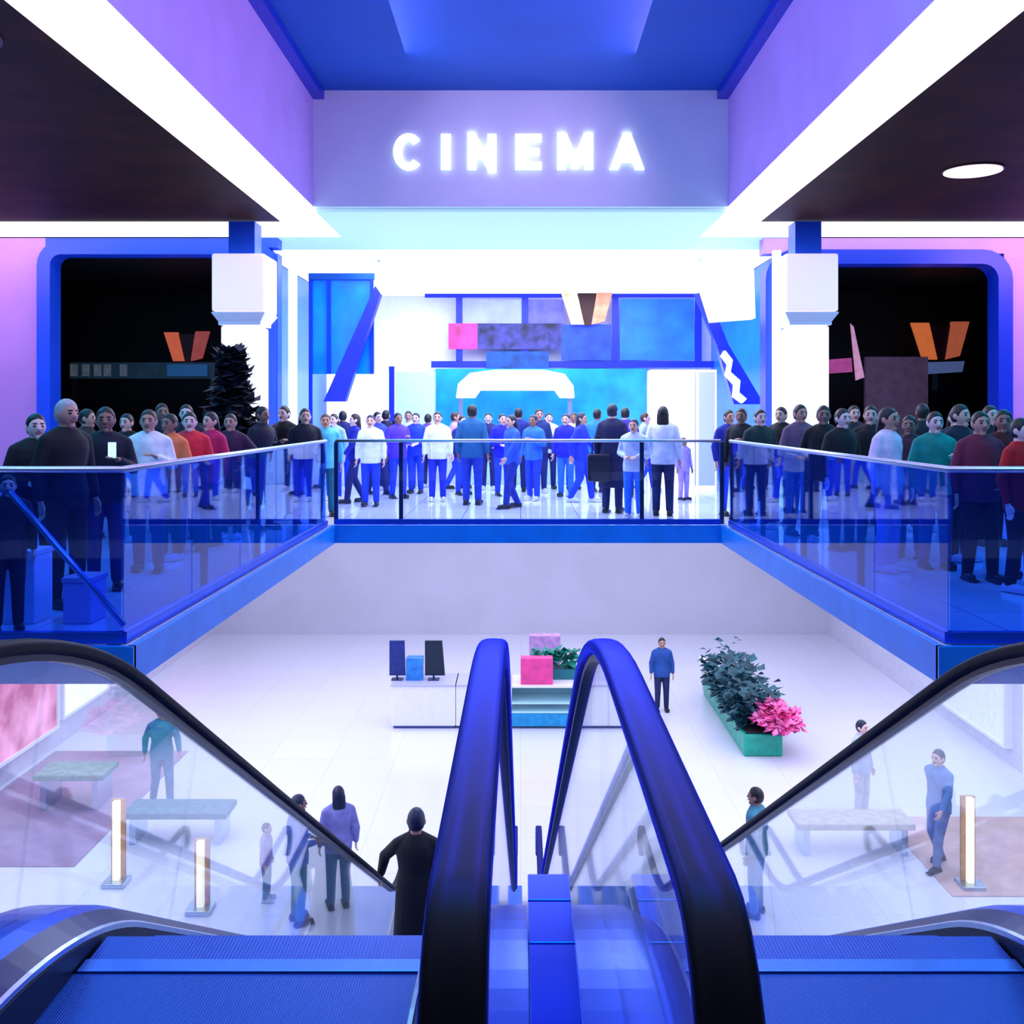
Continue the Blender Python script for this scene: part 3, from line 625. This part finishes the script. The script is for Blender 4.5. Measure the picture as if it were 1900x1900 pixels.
# displays on the lower left and right walls
def wall_display(x, s, y0, y1, z0, z1, m, label, frame=True):
    a, b = sorted((x, x+s*.12)); t = thing('wall_display', label, 'shop display', (x, (y0+y1)/2, FZ+z0))
    MB().box(a, b, y0, y1, FZ+z0, FZ+z1).build('panel', m, t)
    if frame:
        c, d = sorted((x, x+s*.16))
        MB().box(c, d, y0-.06, y0, FZ+z0-.06, FZ+z1+.06).box(c, d, y1, y1+.06, FZ+z0-.06, FZ+z1+.06).box(c, d, y0, y1, FZ+z1, FZ+z1+.06).box(c, d, y0, y1, FZ+z0-.06, FZ+z0).build('frame', M_white, t)
    return t
wall_display(-9.2, 1, 16.6, 19.6, .5, 2.9, emis('red pink display', (225, 70, 130), .75, noise=.5, scale=1.4, col2=(235, 150, 185)), 'large red and pink shop display on the lower left wall')
wall_display(-9.2, 1, 19.9, 22.0, .6, 3.0, emis('cream window', (228, 230, 226), .8, noise=.15, scale=3), 'bright cream window beside the large pink display')
wall_display(-9.2, 1, 22.3, 25.5, .6, 2.6, emis('rose display', (215, 110, 165), .7, noise=.3, scale=1.5), 'rose coloured display behind the cream window')
wall_display(9.2, -1, 16.4, 18.0, .1, 2.4, mat('teal door panel', (60, 150, 185), .4, noise=.2), 'teal door panel on the lower right wall')
wall_display(9.2, -1, 18.8, 21.5, .4, 2.6, emis('lilac window', (196, 200, 236), .7, noise=.1), 'lilac lit window on the lower right wall')
def streak_bar(px, py, top, label):  # glowing bars added in place of upright cream light streaks
    Y = -(FZ-EYE)*F/(py-CY); x = PX(px, Y); t = thing('light_streak', label, 'lamp', (x, Y, FZ), 'added warm light streaks on the lower floor')
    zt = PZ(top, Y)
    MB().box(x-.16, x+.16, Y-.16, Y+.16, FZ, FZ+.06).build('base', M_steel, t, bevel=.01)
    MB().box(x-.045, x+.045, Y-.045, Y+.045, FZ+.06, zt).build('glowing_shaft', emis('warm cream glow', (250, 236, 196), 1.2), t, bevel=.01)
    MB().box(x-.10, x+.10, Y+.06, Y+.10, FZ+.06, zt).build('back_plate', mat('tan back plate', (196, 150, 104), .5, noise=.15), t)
streak_bar(216, 1640, 1486, 'added warm light streak seen through the left balustrade, nearest the camera')
streak_bar(372, 1690, 1560, 'shorter added warm light streak near the people at the left escalator foot')
streak_bar(1800, 1645, 1480, 'added warm light streak seen through the right balustrade')
# low planted beds / benches seen through the balustrades
def bench(x0, x1, Y, h, d, m, label, FZ=FZ):
    a, b = PX(x0, Y), PX(x1, Y); t = thing('bench', label, 'bench', ((a+b)/2, Y, FZ), 'benches on the lower floor')
    MB().box(a, b, Y, Y+d, FZ+h-.1, FZ+h).build('seat', m, t, bevel=.02)
    for x in (a+.1, b-.2): MB().box(x, x+.1, Y+.05, Y+d-.05, FZ, FZ+h-.1).build('leg', M_steel, t)
bench(225, 420, 15.3, .5, .6, mat('dull teal seat', (70, 120, 135), .5, noise=.2), 'dull teal bench on the lower floor left of the escalators')
for x0, x1, y0, y1, c, lb in ((-9.1, -6.5, 14.6, 19.6, (168, 140, 170), 'mauve grey painted floor reflection in front of the red and pink display'), (5.9, 9.0, 13.7, 16.4, (206, 176, 170), 'tan pink painted floor reflection around the right light streak')):
    tag(MB().box(x0, x1, y0, y1, FZ+.001, FZ+.012).build('floor_reflection', mat(lb[:10], c, .8, noise=.12, scale=2, bump=.2), loc=((x0+x1)/2, (y0+y1)/2, FZ)), lb, 'floor_reflection')  # thin tinted sheets added for pastel reflections on the floor
bench(60, 190, 16.6, .6, .7, mat('grey green seat', (120, 150, 140), .5, noise=.2), 'grey green bench in front of the pink display', FZ+.013)
bench(1480, 1700, 14.9, .5, .6, mat('sand seat', (190, 180, 160), .5, noise=.15), 'sand coloured bench on the lower floor right of the escalators')
# ------------------------------------------------------------------ people
def remesh(mb, vox, smooth=2):
    me = mb.mesh('tmp'); o = bpy.data.objects.new('tmp', me); COL.objects.link(o)
    r = o.modifiers.new('r', 'REMESH'); r.mode = 'VOXEL'; r.voxel_size = vox
    s = o.modifiers.new('s', 'SMOOTH'); s.factor = .5; s.iterations = smooth
    dg = bpy.context.evaluated_depsgraph_get(); dg.update()
    nm = bpy.data.meshes.new_from_object(o.evaluated_get(dg))
    bpy.data.objects.remove(o); bpy.data.meshes.remove(me)
    return nm
def mesh_data(me): return [tuple(v.co) for v in me.vertices], [tuple(p.vertices) for p in me.polygons]
def oval(c, rx, ry, n=20): return [(c[0]+rx*math.cos(2*PI*k/n), c[1]+ry*math.sin(2*PI*k/n), c[2]) for k in range(n)]
def lerp(a, b, t): return tuple(x+(y-x)*t for x, y in zip(a, b))
TORSO = [(.86,.150,.110),(.92,.168,.122),(1.0,.155,.110),(1.1,.140,.100),(1.2,.152,.108),(1.3,.170,.114),(1.37,.158,.102),(1.43,.110,.082),(1.46,.062,.062)]
def hand(mb, wr, d, side, curl=.35):
    """palm and five fingers from wrist wr along d; side = direction of the thumb"""
    wr = Vector(wr); d = Vector(d).normalized(); s = Vector(side); s = (s-d*s.dot(d)).normalized(); nrm = d.cross(s)
    c = wr+d*.05
    mb.rings([[wr+d*t+s*w*math.cos(2*PI*k/12)+nrm*.014*math.sin(2*PI*k/12) for k in range(12)] for t, w in ((-.02,.024),(.02,.032),(.06,.040),(.09,.038))])
    for i, (o, L) in enumerate(((.029,.070),(.010,.080),(-.010,.074),(-.028,.058))):
        b = wr+d*.082+s*o; p = b+(d*math.cos(curl*.6)+nrm*math.sin(curl*.6))*L*.5; q = p+(d*math.cos(curl*2)+nrm*math.sin(curl*2))*L*.5
        mb.cap(b, p, .0088, .008, 8); mb.cap(p, q, .008, .0065, 8)
    b = wr+d*.025+s*.026; p = b+(d*.7+s*.6+nrm*.25).normalized()*.04; q = p+(d*.9+s*.2+nrm*.3).normalized()*.032
    mb.cap(b, p, .012, .010, 8); mb.cap(p, q, .010, .0075, 8)
def make_pose(nm, arms, legs, lean=0.0, hair='short', coat=False, vox=.016, skirt=False):
    """arms/legs: dict side(-1,+1) -> (elbow, wrist) / (knee, ankle); faces -Y"""
    hd = (0, -.015, 1.58); out = {}
    B = MB()
    B.rings([oval((0, 0, z), a*.94, b*.94) for z, a, b in TORSO])
    B.cap((0, .012, 1.42), (0, 0, 1.52), .056, .052)
    def headfn(d):
        f = 1.0
        if d.z < -.3: f -= .16*(-d.z-.3)*(1 if d.y < 0 else 1.6)
        return f
    B.ell(hd, (.079, .096, .114), 24, fn=headfn)
    B.cap((0, hd[1]-.088, hd[2]+.012), (0, hd[1]-.108, hd[2]-.028), .010, .015, 8)      # nose
    B.ell((0, hd[1]-.07, hd[2]-.095), (.03, .025, .022), 10)                          # chin
    for s in (-1, 1): B.ell((s*.081, hd[1]+.01, hd[2]-.005), (.012, .022, .032), 10)     # ears
    for s in (-1, 1):
        B.cap((s*.05, 0, 1.425), (s*.15, 0, 1.375), .048, .052); sh = (s*.168, 0, 1.365); el, wr = arms[s]; kn, an = legs[s]; hp_ = (s*.088, 0, .90)
        B.cap(sh, el, .050, .040); B.cap(el, wr, .040, .027)
        B.cap(hp_, kn, .082, .054); B.cap(kn, an, .054, .036)
        B.cap((an[0], an[1]+.03, an[2]-.035), (an[0]+s*.02, an[1]-.15, an[2]-.05), .035, .028)
    vs, fs = mesh_data(remesh(B, vox)); R = MB().add(vs, fs, 0)
    for s in (-1, 1):
        el, wr = arms[s]; h = MB(); hand(h, wr, Vector(wr)-Vector(el), (0, -1, 0) if abs(wr[2]-el[2]) > .12 else (-s, 0, .3))
        hv, hf = mesh_data(remesh(h, .0055, 1)); R.add(hv, hf, 0)
        R.ell((s*.030, hd[1]-.083, hd[2]+.006), (.016, .012, .010), 10, 1)                # eye
        R.cap((s*.018, hd[1]-.089, hd[2]+.030), (s*.044, hd[1]-.080, hd[2]+.031), .007, .005, 6, 1)   # brow
    R.cap((-.02, hd[1]-.090, hd[2]-.056), (.02, hd[1]-.090, hd[2]-.056), .009, .009, 6, 2)  # mouth
    out['body'] = R.mesh('body', fix=False)
    J = MB(); hem = .40 if coat else .80
    prof = ([(hem, .215, .165), (.6, .205, .16)] if coat else [(hem, .182, .134)]) + [(z, a+.020, b+.020) for z, a, b in TORSO[1:-2]] + [(1.435, .118, .092), (1.475, .074, .072)]
    J.rings([oval((0, 0, z), a, b) for z, a, b in prof])
    for s in (-1, 1):
        J.cap((s*.05, 0, 1.428), (s*.145, 0, 1.375), .058, .062); sh = (s*.168, 0, 1.362); el, wr = arms[s]; J.cap(sh, el, .062, .053); J.cap(el, lerp(el, wr, .86), .055, .040)
    out['jacket'] = remesh(J, vox*.95)
    P = MB()
    P.rings([oval((0, 0, z), a, b) for z, a, b in ((.80,.17,.125),(.88,.168,.126),(.95,.165,.122),(1.0,.155,.112))])
    for s in (-1, 1):
        kn, an = legs[s]; P.cap((s*.088, 0, .88), kn, .096, .070); P.cap(kn, lerp(kn, an, .97), .070, .056)
    out['trousers'] = remesh(P, vox*.95)
    for s in (-1, 1):
        kn, an = legs[s]; q = MB()
        q.cap((an[0], an[1]+.035, an[2]-.03), (an[0]+s*.02, an[1]-.14, an[2]-.037), .045, .040)
        q.box(an[0]-.045, an[0]+.045, an[1]-.19, an[1]+.075, an[2]-.08, an[2]-.06)
        out['shoe%d' % s] = remesh(q, .012)
    Hh = MB()
    def hfn(d):
        face = max(0, -d.y*.95-d.z*.55)
        if face > .42: return .90
        if d.z < -.62: return .92
        return 1.035+.08*max(0, d.z)+.05*max(0, d.y)
    Hh.ell((0, hd[1]+.006, hd[2]+.004), (.080, .096, .112), 28, fn=hfn)
    if hair == 'long':
        Hh.rings([oval((0, hd[1]+c, hd[2]+z), a, b, 16) for z, a, b, c in ((-.24,.07,.02,.085),(-.20,.086,.034,.085),(-.1,.092,.05,.065),(.0,.088,.06,.045),(.05,.06,.05,.04))])
    if hair == 'bun': Hh.ell((0, hd[1]+.10, hd[2]+.06), (.042, .042, .04), 12)
    out['hair'] = remesh(Hh, .011)
    for k_, me in out.items():
        for p in me.polygons: p.use_smooth = True
        me.materials.append(None)
        if k_ == 'body': me.materials.append(None); me.materials.append(None)
        me.name = nm+'_'+k_
    return out
def L(k=0.0, st=0.0):
    """legs: stride st (m) of the left/right foot"""
    return {s: ((s*.095, -.02-max(0, s*st)*.5+min(0, s*st)*.0, .48), (s*.10, -s*st*.8, .085)) for s in (-1, 1)}
DOWN = {s: ((s*.235, .03, 1.11), (s*.245, -.04, .87)) for s in (-1, 1)}
PHONE = {1: ((.235, -.01, 1.12), (.11, -.26, 1.22)), -1: ((-.235, .03, 1.11), (-.245, -.04, .87))}
FRONT = {s: ((s*.24, .02, 1.12), (s*.09, -.22, 1.06)) for s in (-1, 1)}
SWING = {1: ((.23, -.10, 1.13), (.23, -.25, .93)), -1: ((-.23, .13, 1.13), (-.24, .12, .88))}
HIP = {1: ((.33, .06, 1.16), (.19, -.06, 1.0)), -1: ((-.235, .03, 1.11), (-.245, -.04, .87))}
POSES = {
 'stand': make_pose('stand', DOWN, L()),
 'standlong': make_pose('standlong', DOWN, L(), hair='long'),
 'phone': make_pose('phone', PHONE, L(st=.05)),
 'phonelong': make_pose('phonelong', PHONE, L(st=.05), hair='long'),
 'front': make_pose('front', FRONT, L()),
 'walk': make_pose('walk', SWING, L(st=.22)),
 'walklong': make_pose('walklong', SWING, L(st=.22), hair='long'),
 'hip': make_pose('hip', HIP, L(st=.06), hair='bun'),
 'coat': make_pose('coat', DOWN, L(), coat=True),
}
M_eye = mat('dark eyes', (24, 18, 20), .3); M_lip = mat('lips', (150, 84, 84), .5)
SKIN = [mat('skin tone %d' % i, c, .55, noise=.05, scale=12) for i, c in enumerate(((222, 176, 160), (196, 148, 128), (150, 108, 94), (232, 196, 190)))]
HAIR = {'k': mat('black hair', (14, 12, 16), .5, noise=.3, scale=40, stretch=(1,1,.2)), 'b': mat('brown hair', (58, 38, 30), .5, noise=.3, scale=40), 'g': mat('grey hair', (176, 168, 178), .5, noise=.2, scale=40), 'd': mat('blue black hair', (14, 26, 60), .5, noise=.3, scale=40)}
def cloth(c):
    n = 'cloth %d %d %d' % c
    return mat(n, c, .8, noise=.14, scale=9, bump=.2)
NP = [0]
def person(pose, x, y, z, yaw, h, top, bot, hair, label, group=None, topname='jacket', botname='trousers', cat='person'):
    P = POSES[pose]; NP[0] += 1; k = NP[0]
    def part(nm, me, ms, par):
        o = bpy.data.objects.new(nm, me); COL.objects.link(o)
        if par: o.parent = par
        for i, m in enumerate(ms):
            o.material_slots[i].link = 'OBJECT'; o.material_slots[i].material = m
        return o
    r = part('person', P['body'], [SKIN[k % 4], M_eye, M_lip], None)
    r.location = (x, y, z); r.rotation_euler = (0, 0, math.radians(yaw)); s = h/1.70; r.scale = (s*1.04, s*1.04, s)
    part(topname, P['jacket'], [cloth(top)], r); part(botname, P['trousers'], [cloth(bot)], r)
    part('hair', P['hair'], [HAIR[hair]], r)
    sm = mat('dark shoes', (18, 20, 30), .5) if k % 3 else mat('pale shoes', (210, 212, 226), .5)
    part('shoe', P['shoe-1'], [sm], r); part('shoe', P['shoe1'], [sm], r)
    return tag(r, label, cat, group)
GC, GL_, GR_ = 'crowd behind the far barrier', 'crowd behind the left barrier', 'crowd behind the right barrier'
BK, NV, BL, WH, TEAL, VI, SKY = (10, 12, 20), (14, 28, 100), (20, 60, 235), (236, 238, 246), (20, 110, 150), (80, 50, 235), (60, 150, 245)
RED, CRI, ORG, PINK, LAV, GRN, MAR, MAU = (225, 40, 60), (200, 20, 90), (245, 120, 70), (235, 180, 200), (180, 150, 230), (10, 50, 48), (70, 10, 26), (110, 84, 110)
crowd = [
 # px, Y, pose, yaw, height, top, bottom, hair, label
 (122, 8.35, 'stand', 60, 1.72, BK, BK, 'g', 'grey haired person in black at the glass in the left gallery', GL_),
 (196, 9.2, 'phone', 20, 1.66, (12, 18, 40), NV, 'k', 'person in dark navy holding up a glowing phone in the left gallery', GL_),
 (66, 8.8, 'front', 40, 1.60, (14, 16, 26), BK, 'k', 'person in black beside the purple wall, left of the grey haired one', GL_),
 (14, 7.38, 'stand', 30, 1.15, BK, BK, 'k', 'small dark haired child at the far left edge of the left gallery', GL_),
 (276, 10.2, 'phone', 10, 1.64, WH, NV, 'b', 'person in a white top left of the orange and red tops', GL_),
 (316, 11.0, 'stand', -20, 1.60, ORG, BK, 'k', 'person in an orange top beside the white top in the left gallery', GL_),
 (352, 11.7, 'front', 15, 1.62, RED, NV, 'k', 'person in a bright red top in the left gallery', GL_),
 (392, 12.2, 'standlong', -30, 1.62, CRI, BK, 'k', 'long haired person in a crimson top in the left gallery', GL_),
 (428, 12.9, 'hip', 0, 1.60, (60, 22, 60), BK, 'k', 'person in dark plum right of the crimson top', GL_),
 (300, 13.6, 'stand', 30, 1.74, (16, 20, 44), BK, 'k', 'tall person in blue black behind the orange top', GL_),
 (346, 13.1, 'walk', 10, 1.72, (18, 16, 40), NV, 'k', 'person in black walking behind the red top', GL_),
 (236, 12.6, 'coat', -10, 1.60, BK, BK, 'k', 'person in a long black coat behind the white top', GL_),
 (160, 12.8, 'stand', 90, 1.66, (8, 14, 24), BK, 'k', 'person in black deep in the left gallery before the dark shop', GL_),
 (486, 13.85, 'phone', 60, 1.70, (20, 18, 46), BK, 'k', 'person in dark indigo in front of the left white column', GL_),
 (528, 15.2, 'coat', -20, 1.72, (6, 10, 22), BK, 'k', 'person in a long black coat at the left corner of the far barrier', GC),
 (566, 14.75, 'standlong', 20, 1.68, (8, 14, 40), NV, 'k', 'long haired person in near black left of the far barrier end', GC),
 (604, 15.7, 'stand', 10, 1.60, (90, 200, 235), TEAL, 'b', 'person in a pale aqua top at the left end of the far barrier', GC),
 (636, 20.6, 'phone', 180, 1.66, NV, BL, 'k', 'person in navy with back turned, right of the pale aqua top', GC),
 (660, 18.0, 'walklong', -70, 1.60, (18, 24, 150), NV, 'k', 'long haired person in deep blue walking left of the white shirts', GC),
 (688, 17.4, 'stand', 0, 1.58, WH, BL, 'd', 'person in a white shirt left of the dark barrier post', GC),
 (716, 21.0, 'stand', 160, 1.68, (10, 14, 60), NV, 'k', 'person in dark navy behind the white shirt by the barrier post', GC),
 (738, 19.0, 'phonelong', 30, 1.62, VI, BL, 'd', 'long haired person in a violet top at the dark barrier post', GC),
 (772, 20.2, 'front', -10, 1.62, BL, (10, 60, 200), 'd', 'person in bright blue just right of the dark barrier post', GC),
 (812, 18.4, 'stand', 0, 1.64, WH, (16, 40, 190), 'd', 'person in a bright white top between two blue tops at the far barrier', GC),
 (844, 21.4, 'walk', 90, 1.64, LAV, BL, 'b', 'person in lavender walking behind the bright white top', GC),
 (876, 17.6, 'stand', 170, 1.76, (14, 90, 150), (10, 50, 180), 'k', 'tall person in teal left of the middle counter hood', GC),
 (906, 21.2, 'hip', 0, 1.62, NV, NV, 'k', 'person in navy with hand on hip below the counter hood', GC),
 (932, 19.6, 'front', 20, 1.60, (10, 20, 225), BL, 'd', 'person in vivid blue in the middle of the far barrier', GC),
 (962, 20.6, 'stand', 180, 1.72, (16, 36, 130), NV, 'k', 'tall navy figure with back turned in the middle of the lobby', GC),
 (990, 18.6, 'phone', -30, 1.58, (40, 110, 240), BL, 'd', 'person in mid blue holding a hand up right of the vivid blue top', GC),
 (1018, 21.4, 'standlong', 10, 1.62, WH, NV, 'k', 'long haired person in white left of the navy pair', GC),
 (1050, 19.4, 'stand', -15, 1.60, (14, 26, 190), (40, 110, 235), 'd', 'person in royal blue right of the long haired one in white', GC),
 (1078, 18.2, 'walklong', 70, 1.62, (24, 50, 210), BL, 'd', 'long haired person in blue walking towards the dark figure with the bag', GC),
 (1108, 20.4, 'stand', 150, 1.70, (30, 120, 220), NV, 'k', 'person in sky blue behind the dark figure with the bag', GC),
 (1136, 16.2, 'coat', 160, 1.76, (8, 16, 74), (12, 26, 92), 'd', 'tall figure in a dark coat carrying a black bag at the far barrier', GC),
 (1176, 15.4, 'front', -20, 1.52, (200, 214, 250), (20, 110, 235), 'd', 'person in pale blue between the dark coat and the black haired one', GC),
 (1230, 15.75, 'standlong', 170, 1.72, (216, 222, 248), (8, 22, 80), 'k', 'black haired person in a pale top and dark trousers before the white cabinet', GC),
 (1268, 18.6, 'stand', 30, 1.16, LAV, LAV, 'b', 'child in lavender right of the black haired person', GC),
 (620, 18.6, 'standlong', -20, 1.60, (150, 190, 250), BL, 'b', 'long haired person in pale sky blue near the left lobby partition', GC),
 (700, 19.9, 'walk', 40, 1.64, (30, 60, 200), NV, 'k', 'person in cobalt walking behind the left white shirt', GC),
 (758, 21.6, 'stand', 0, 1.66, (200, 210, 250), BL, 'k', 'person in very pale blue by the left counter', GC),
 (794, 21.8, 'phone', 160, 1.60, (90, 60, 200), NV, 'k', 'person in purple with back turned behind the bright white top', GC),
 (858, 19.8, 'standlong', 30, 1.56, (20, 30, 120), BL, 'k', 'long haired person in dark blue behind the tall teal figure', GC),
 (950, 17.0, 'walklong', -60, 1.58, (40, 90, 250), (20, 40, 160), 'd', 'long haired person in azure walking in the middle, closest to the far barrier', GC),
 (1000, 20.4, 'stand', 10, 1.70, (12, 40, 110), NV, 'k', 'person in dark slate blue under the dark screen strip', GC),
 (1064, 21.3, 'hip', 0, 1.62, (230, 232, 250), BL, 'b', 'person in white with hair in a bun below the V shaped lamp', GC),
 (1160, 19.2, 'stand', 170, 1.72, (60, 40, 210), NV, 'k', 'person in indigo violet behind the one in pale blue', GC),
 (1196, 20.6, 'walk', 80, 1.62, (150, 170, 240), BL, 'b', 'person in periwinkle walking in front of the white cabinet', GC),
 (1352, 15.8, 'stand', 20, 1.66, (16, 30, 150), BL, 'k', 'person in dark blue at the right end of the far barrier', GR_),
 (1376, 14.9, 'phone', -30, 1.68, (10, 12, 34), BK, 'k', 'person in black lifting a phone at the right end of the far barrier', GR_),
 (1410, 14.0, 'coat', 10, 1.66, GRN, BK, 'k', 'person in a long dark green coat left of the right column', GR_),
 (1450, 14.75, 'stand', -40, 1.70, BK, BK, 'k', 'person in black in front of the right white column', GR_),
 (1484, 13.2, 'phone', 15, 1.72, MAU, BK, 'k', 'person in mauve in front of the right white column', GR_),
 (1528, 12.4, 'walk', -10, 1.70, (14, 18, 20), BK, 'k', 'person in charcoal walking away from the right column', GR_),
 (1562, 11.8, 'stand', 20, 1.66, (18, 20, 26), NV, 'k', 'person in dark grey left of the white top in the right gallery', GR_),
 (1616, 12.5, 'coat', -20, 1.70, BK, BK, 'k', 'person in a long black coat behind the white top in the right gallery', GR_),
 (1646, 10.2, 'standlong', 40, 1.66, (236, 216, 240), LAV, 'k', 'long haired person in a pinkish white top at the right barrier', GR_),
 (1688, 11.2, 'front', -30, 1.58, (60, 30, 50), NV, 'k', 'person in dark plum between the white and the teal tops', GR_),
 (1734, 10.4, 'phone', 0, 1.62, (10, 140, 130), (16, 60, 130), 'k', 'person in a teal green top in the right gallery', GR_),
 (1780, 10.9, 'stand', 30, 1.70, (24, 26, 50), BK, 'k', 'person in dark blue grey right of the teal green top', GR_),
 (1818, 9.6, 'hip', 0, 1.62, (110, 30, 60), BK, 'k', 'person in dark rose with hair in a bun in the right gallery', GR_),
 (1862, 9.9, 'standlong', -20, 1.64, MAR, BK, 'k', 'long haired person in maroon near the right edge', GR_),
 (1893, 9.0, 'phone', 30, 1.56, (190, 10, 26), BK, 'k', 'person in a red top at the right edge of the right gallery', GR_),
 (1584, 14.6, 'stand', 0, 1.72, (22, 24, 40), BK, 'k', 'tall person in slate behind the crowd left in the right gallery', GR_),
 (1652, 14.4, 'walk', 60, 1.68, BK, NV, 'k', 'person in black deep in the right gallery before the dark shop', GR_),
 (1712, 13.6, 'stand', 180, 1.74, (18, 20, 30), BK, 'k', 'tall person in black with back turned behind the teal green top', GR_),
 (1772, 13.0, 'standlong', 0, 1.66, (40, 40, 60), BK, 'k', 'long haired person in slate behind the rose top', GR_),
 (1836, 12.2, 'coat', 10, 1.70, BK, BK, 'k', 'person in a long black coat beside the purple right wall', GR_),
]
for px, Y, pose, yaw, h, top, bot, hr, lb, g in crowd:
    person(pose, PX(px, Y), Y, 0, yaw, h, top, bot, hr, lb, g, topname='coat' if pose == 'coat' else 'jacket')
# black bag carried at the side of the dark coat figure; glowing phone
def bag(x, y, z0, w, h, m, label):
    t = thing('shoulder_bag', label, 'bag', (x, y, z0))
    MB().rings([[(x+sx*w/2*f, y+sy*.07*f, z0+zz) for sx, sy in ((-1,-1),(1,-1),(1,1),(-1,1))] for f, zz in ((.92, 0), (1, .03), (1, h-.05), (.9, h))]).build('body', m, t, bevel=.02)
    MB().tube([(x-w*.3, y, z0+h), (x-w*.28, y, z0+h+.2), (x, y, z0+h+.3), (x+w*.28, y, z0+h+.2), (x+w*.3, y, z0+h)], .012, 8).build('strap', m, t)
bag(PX(1110, 16.1), 16.0, .52, .36, .44, mat('black leather', (6, 12, 34), .5, noise=.1), 'black bag hanging at the side of the figure in the dark coat')
pa = math.radians(20); px_, py_ = .07, -.39
phx, phy = PX(196, 9.2)+px_*math.cos(pa)-py_*math.sin(pa), 9.2+px_*math.sin(pa)+py_*math.cos(pa)
t = thing('phone', 'glowing phone in the hands of the dark navy person', 'phone', (phx, phy, 1.205))
x, y, z = t.location
MB().box(x-.04, x+.04, y, y+.01, z, z+.15).build('casing', mat('phone case', (20, 22, 30), .4), t, bevel=.004)
MB().box(x-.036, x+.036, y-.002, y, z+.006, z+.144).build('screen', emis('phone screen', (190, 235, 250), 1.2), t)

# rider on the left escalator, seen from behind, hand on the left handrail
ir = 18; ys = 3.075+.4*(ir-1)+.16; ZP = nose(ir); XP = PX(772, ys); sc = 1.78/1.70
zr_ = HZ-HR+HR*math.cos(math.radians(30))-(ys+.42-HYC-HR*.5)*math.tan(math.radians(30))          # handrail top ahead of the rider
wx, wz = (XP-XA1)/(sc*1.04), (zr_-ZP)/sc+.045
RIDE = {1: ((.30, -.12, 1.20), (wx-.02, -.30, wz)), -1: ((-.245, .03, 1.11), (-.235, -.08, .87))}
POSES['rider'] = make_pose('rider', RIDE, L(), coat=True, vox=.010)
person('rider', XP, ys, ZP, 180, 1.78, (8, 10, 18), (10, 12, 24), 'd', 'rider in a long dark coat on the left escalator, seen from behind', topname='coat')
# people on the lower floor by the escalator feet
low = [
 (552, 13.0, 'front', 120, 1.66, (70, 110, 190), (20, 120, 140), 'd', 'person in a blue top and teal trousers at the foot of the left escalator'),
 (628, 13.4, 'standlong', 200, 1.62, (130, 130, 190), (20, 110, 150), 'd', 'long haired person in grey lilac near the left escalator foot'),
 (494, 13.6, 'stand', 90, 1.05, (170, 150, 180), (90, 130, 140), 'b', 'child in pale mauve left of the person in blue and teal'),
 (300, 16.9, 'walk', 30, 1.70, (40, 120, 160), (70, 120, 160), 'd', 'person in dull blue walking on the lower floor past the teal bench'),
 (1404, 13.2, 'stand', -120, 1.68, (60, 130, 150), (90, 140, 190), 'k', 'person in teal at the foot of the right escalator'),
 (1598, 16.3, 'stand', 40, 1.62, (180, 190, 215), (200, 200, 205), 'd', 'person in pale clothes by the sand bench'),
 (1742, 14.6, 'walk', -60, 1.70, (90, 130, 190), (110, 130, 180), 'd', 'person in blue grey walking near the right light streak'),
 (1228, 22.3, 'stand', 0, 1.62, (30, 80, 160), (24, 40, 90), 'k', 'person in dark blue between the white counter and the planter'),
]
for px, Y, pose, yaw, h, top, bot, hr, lb in low:
    person(pose, PX(px, Y), Y, FZ+(.013 if px in (1742,) else 0), yaw, h, top, bot, hr, lb, 'people on the lower floor')
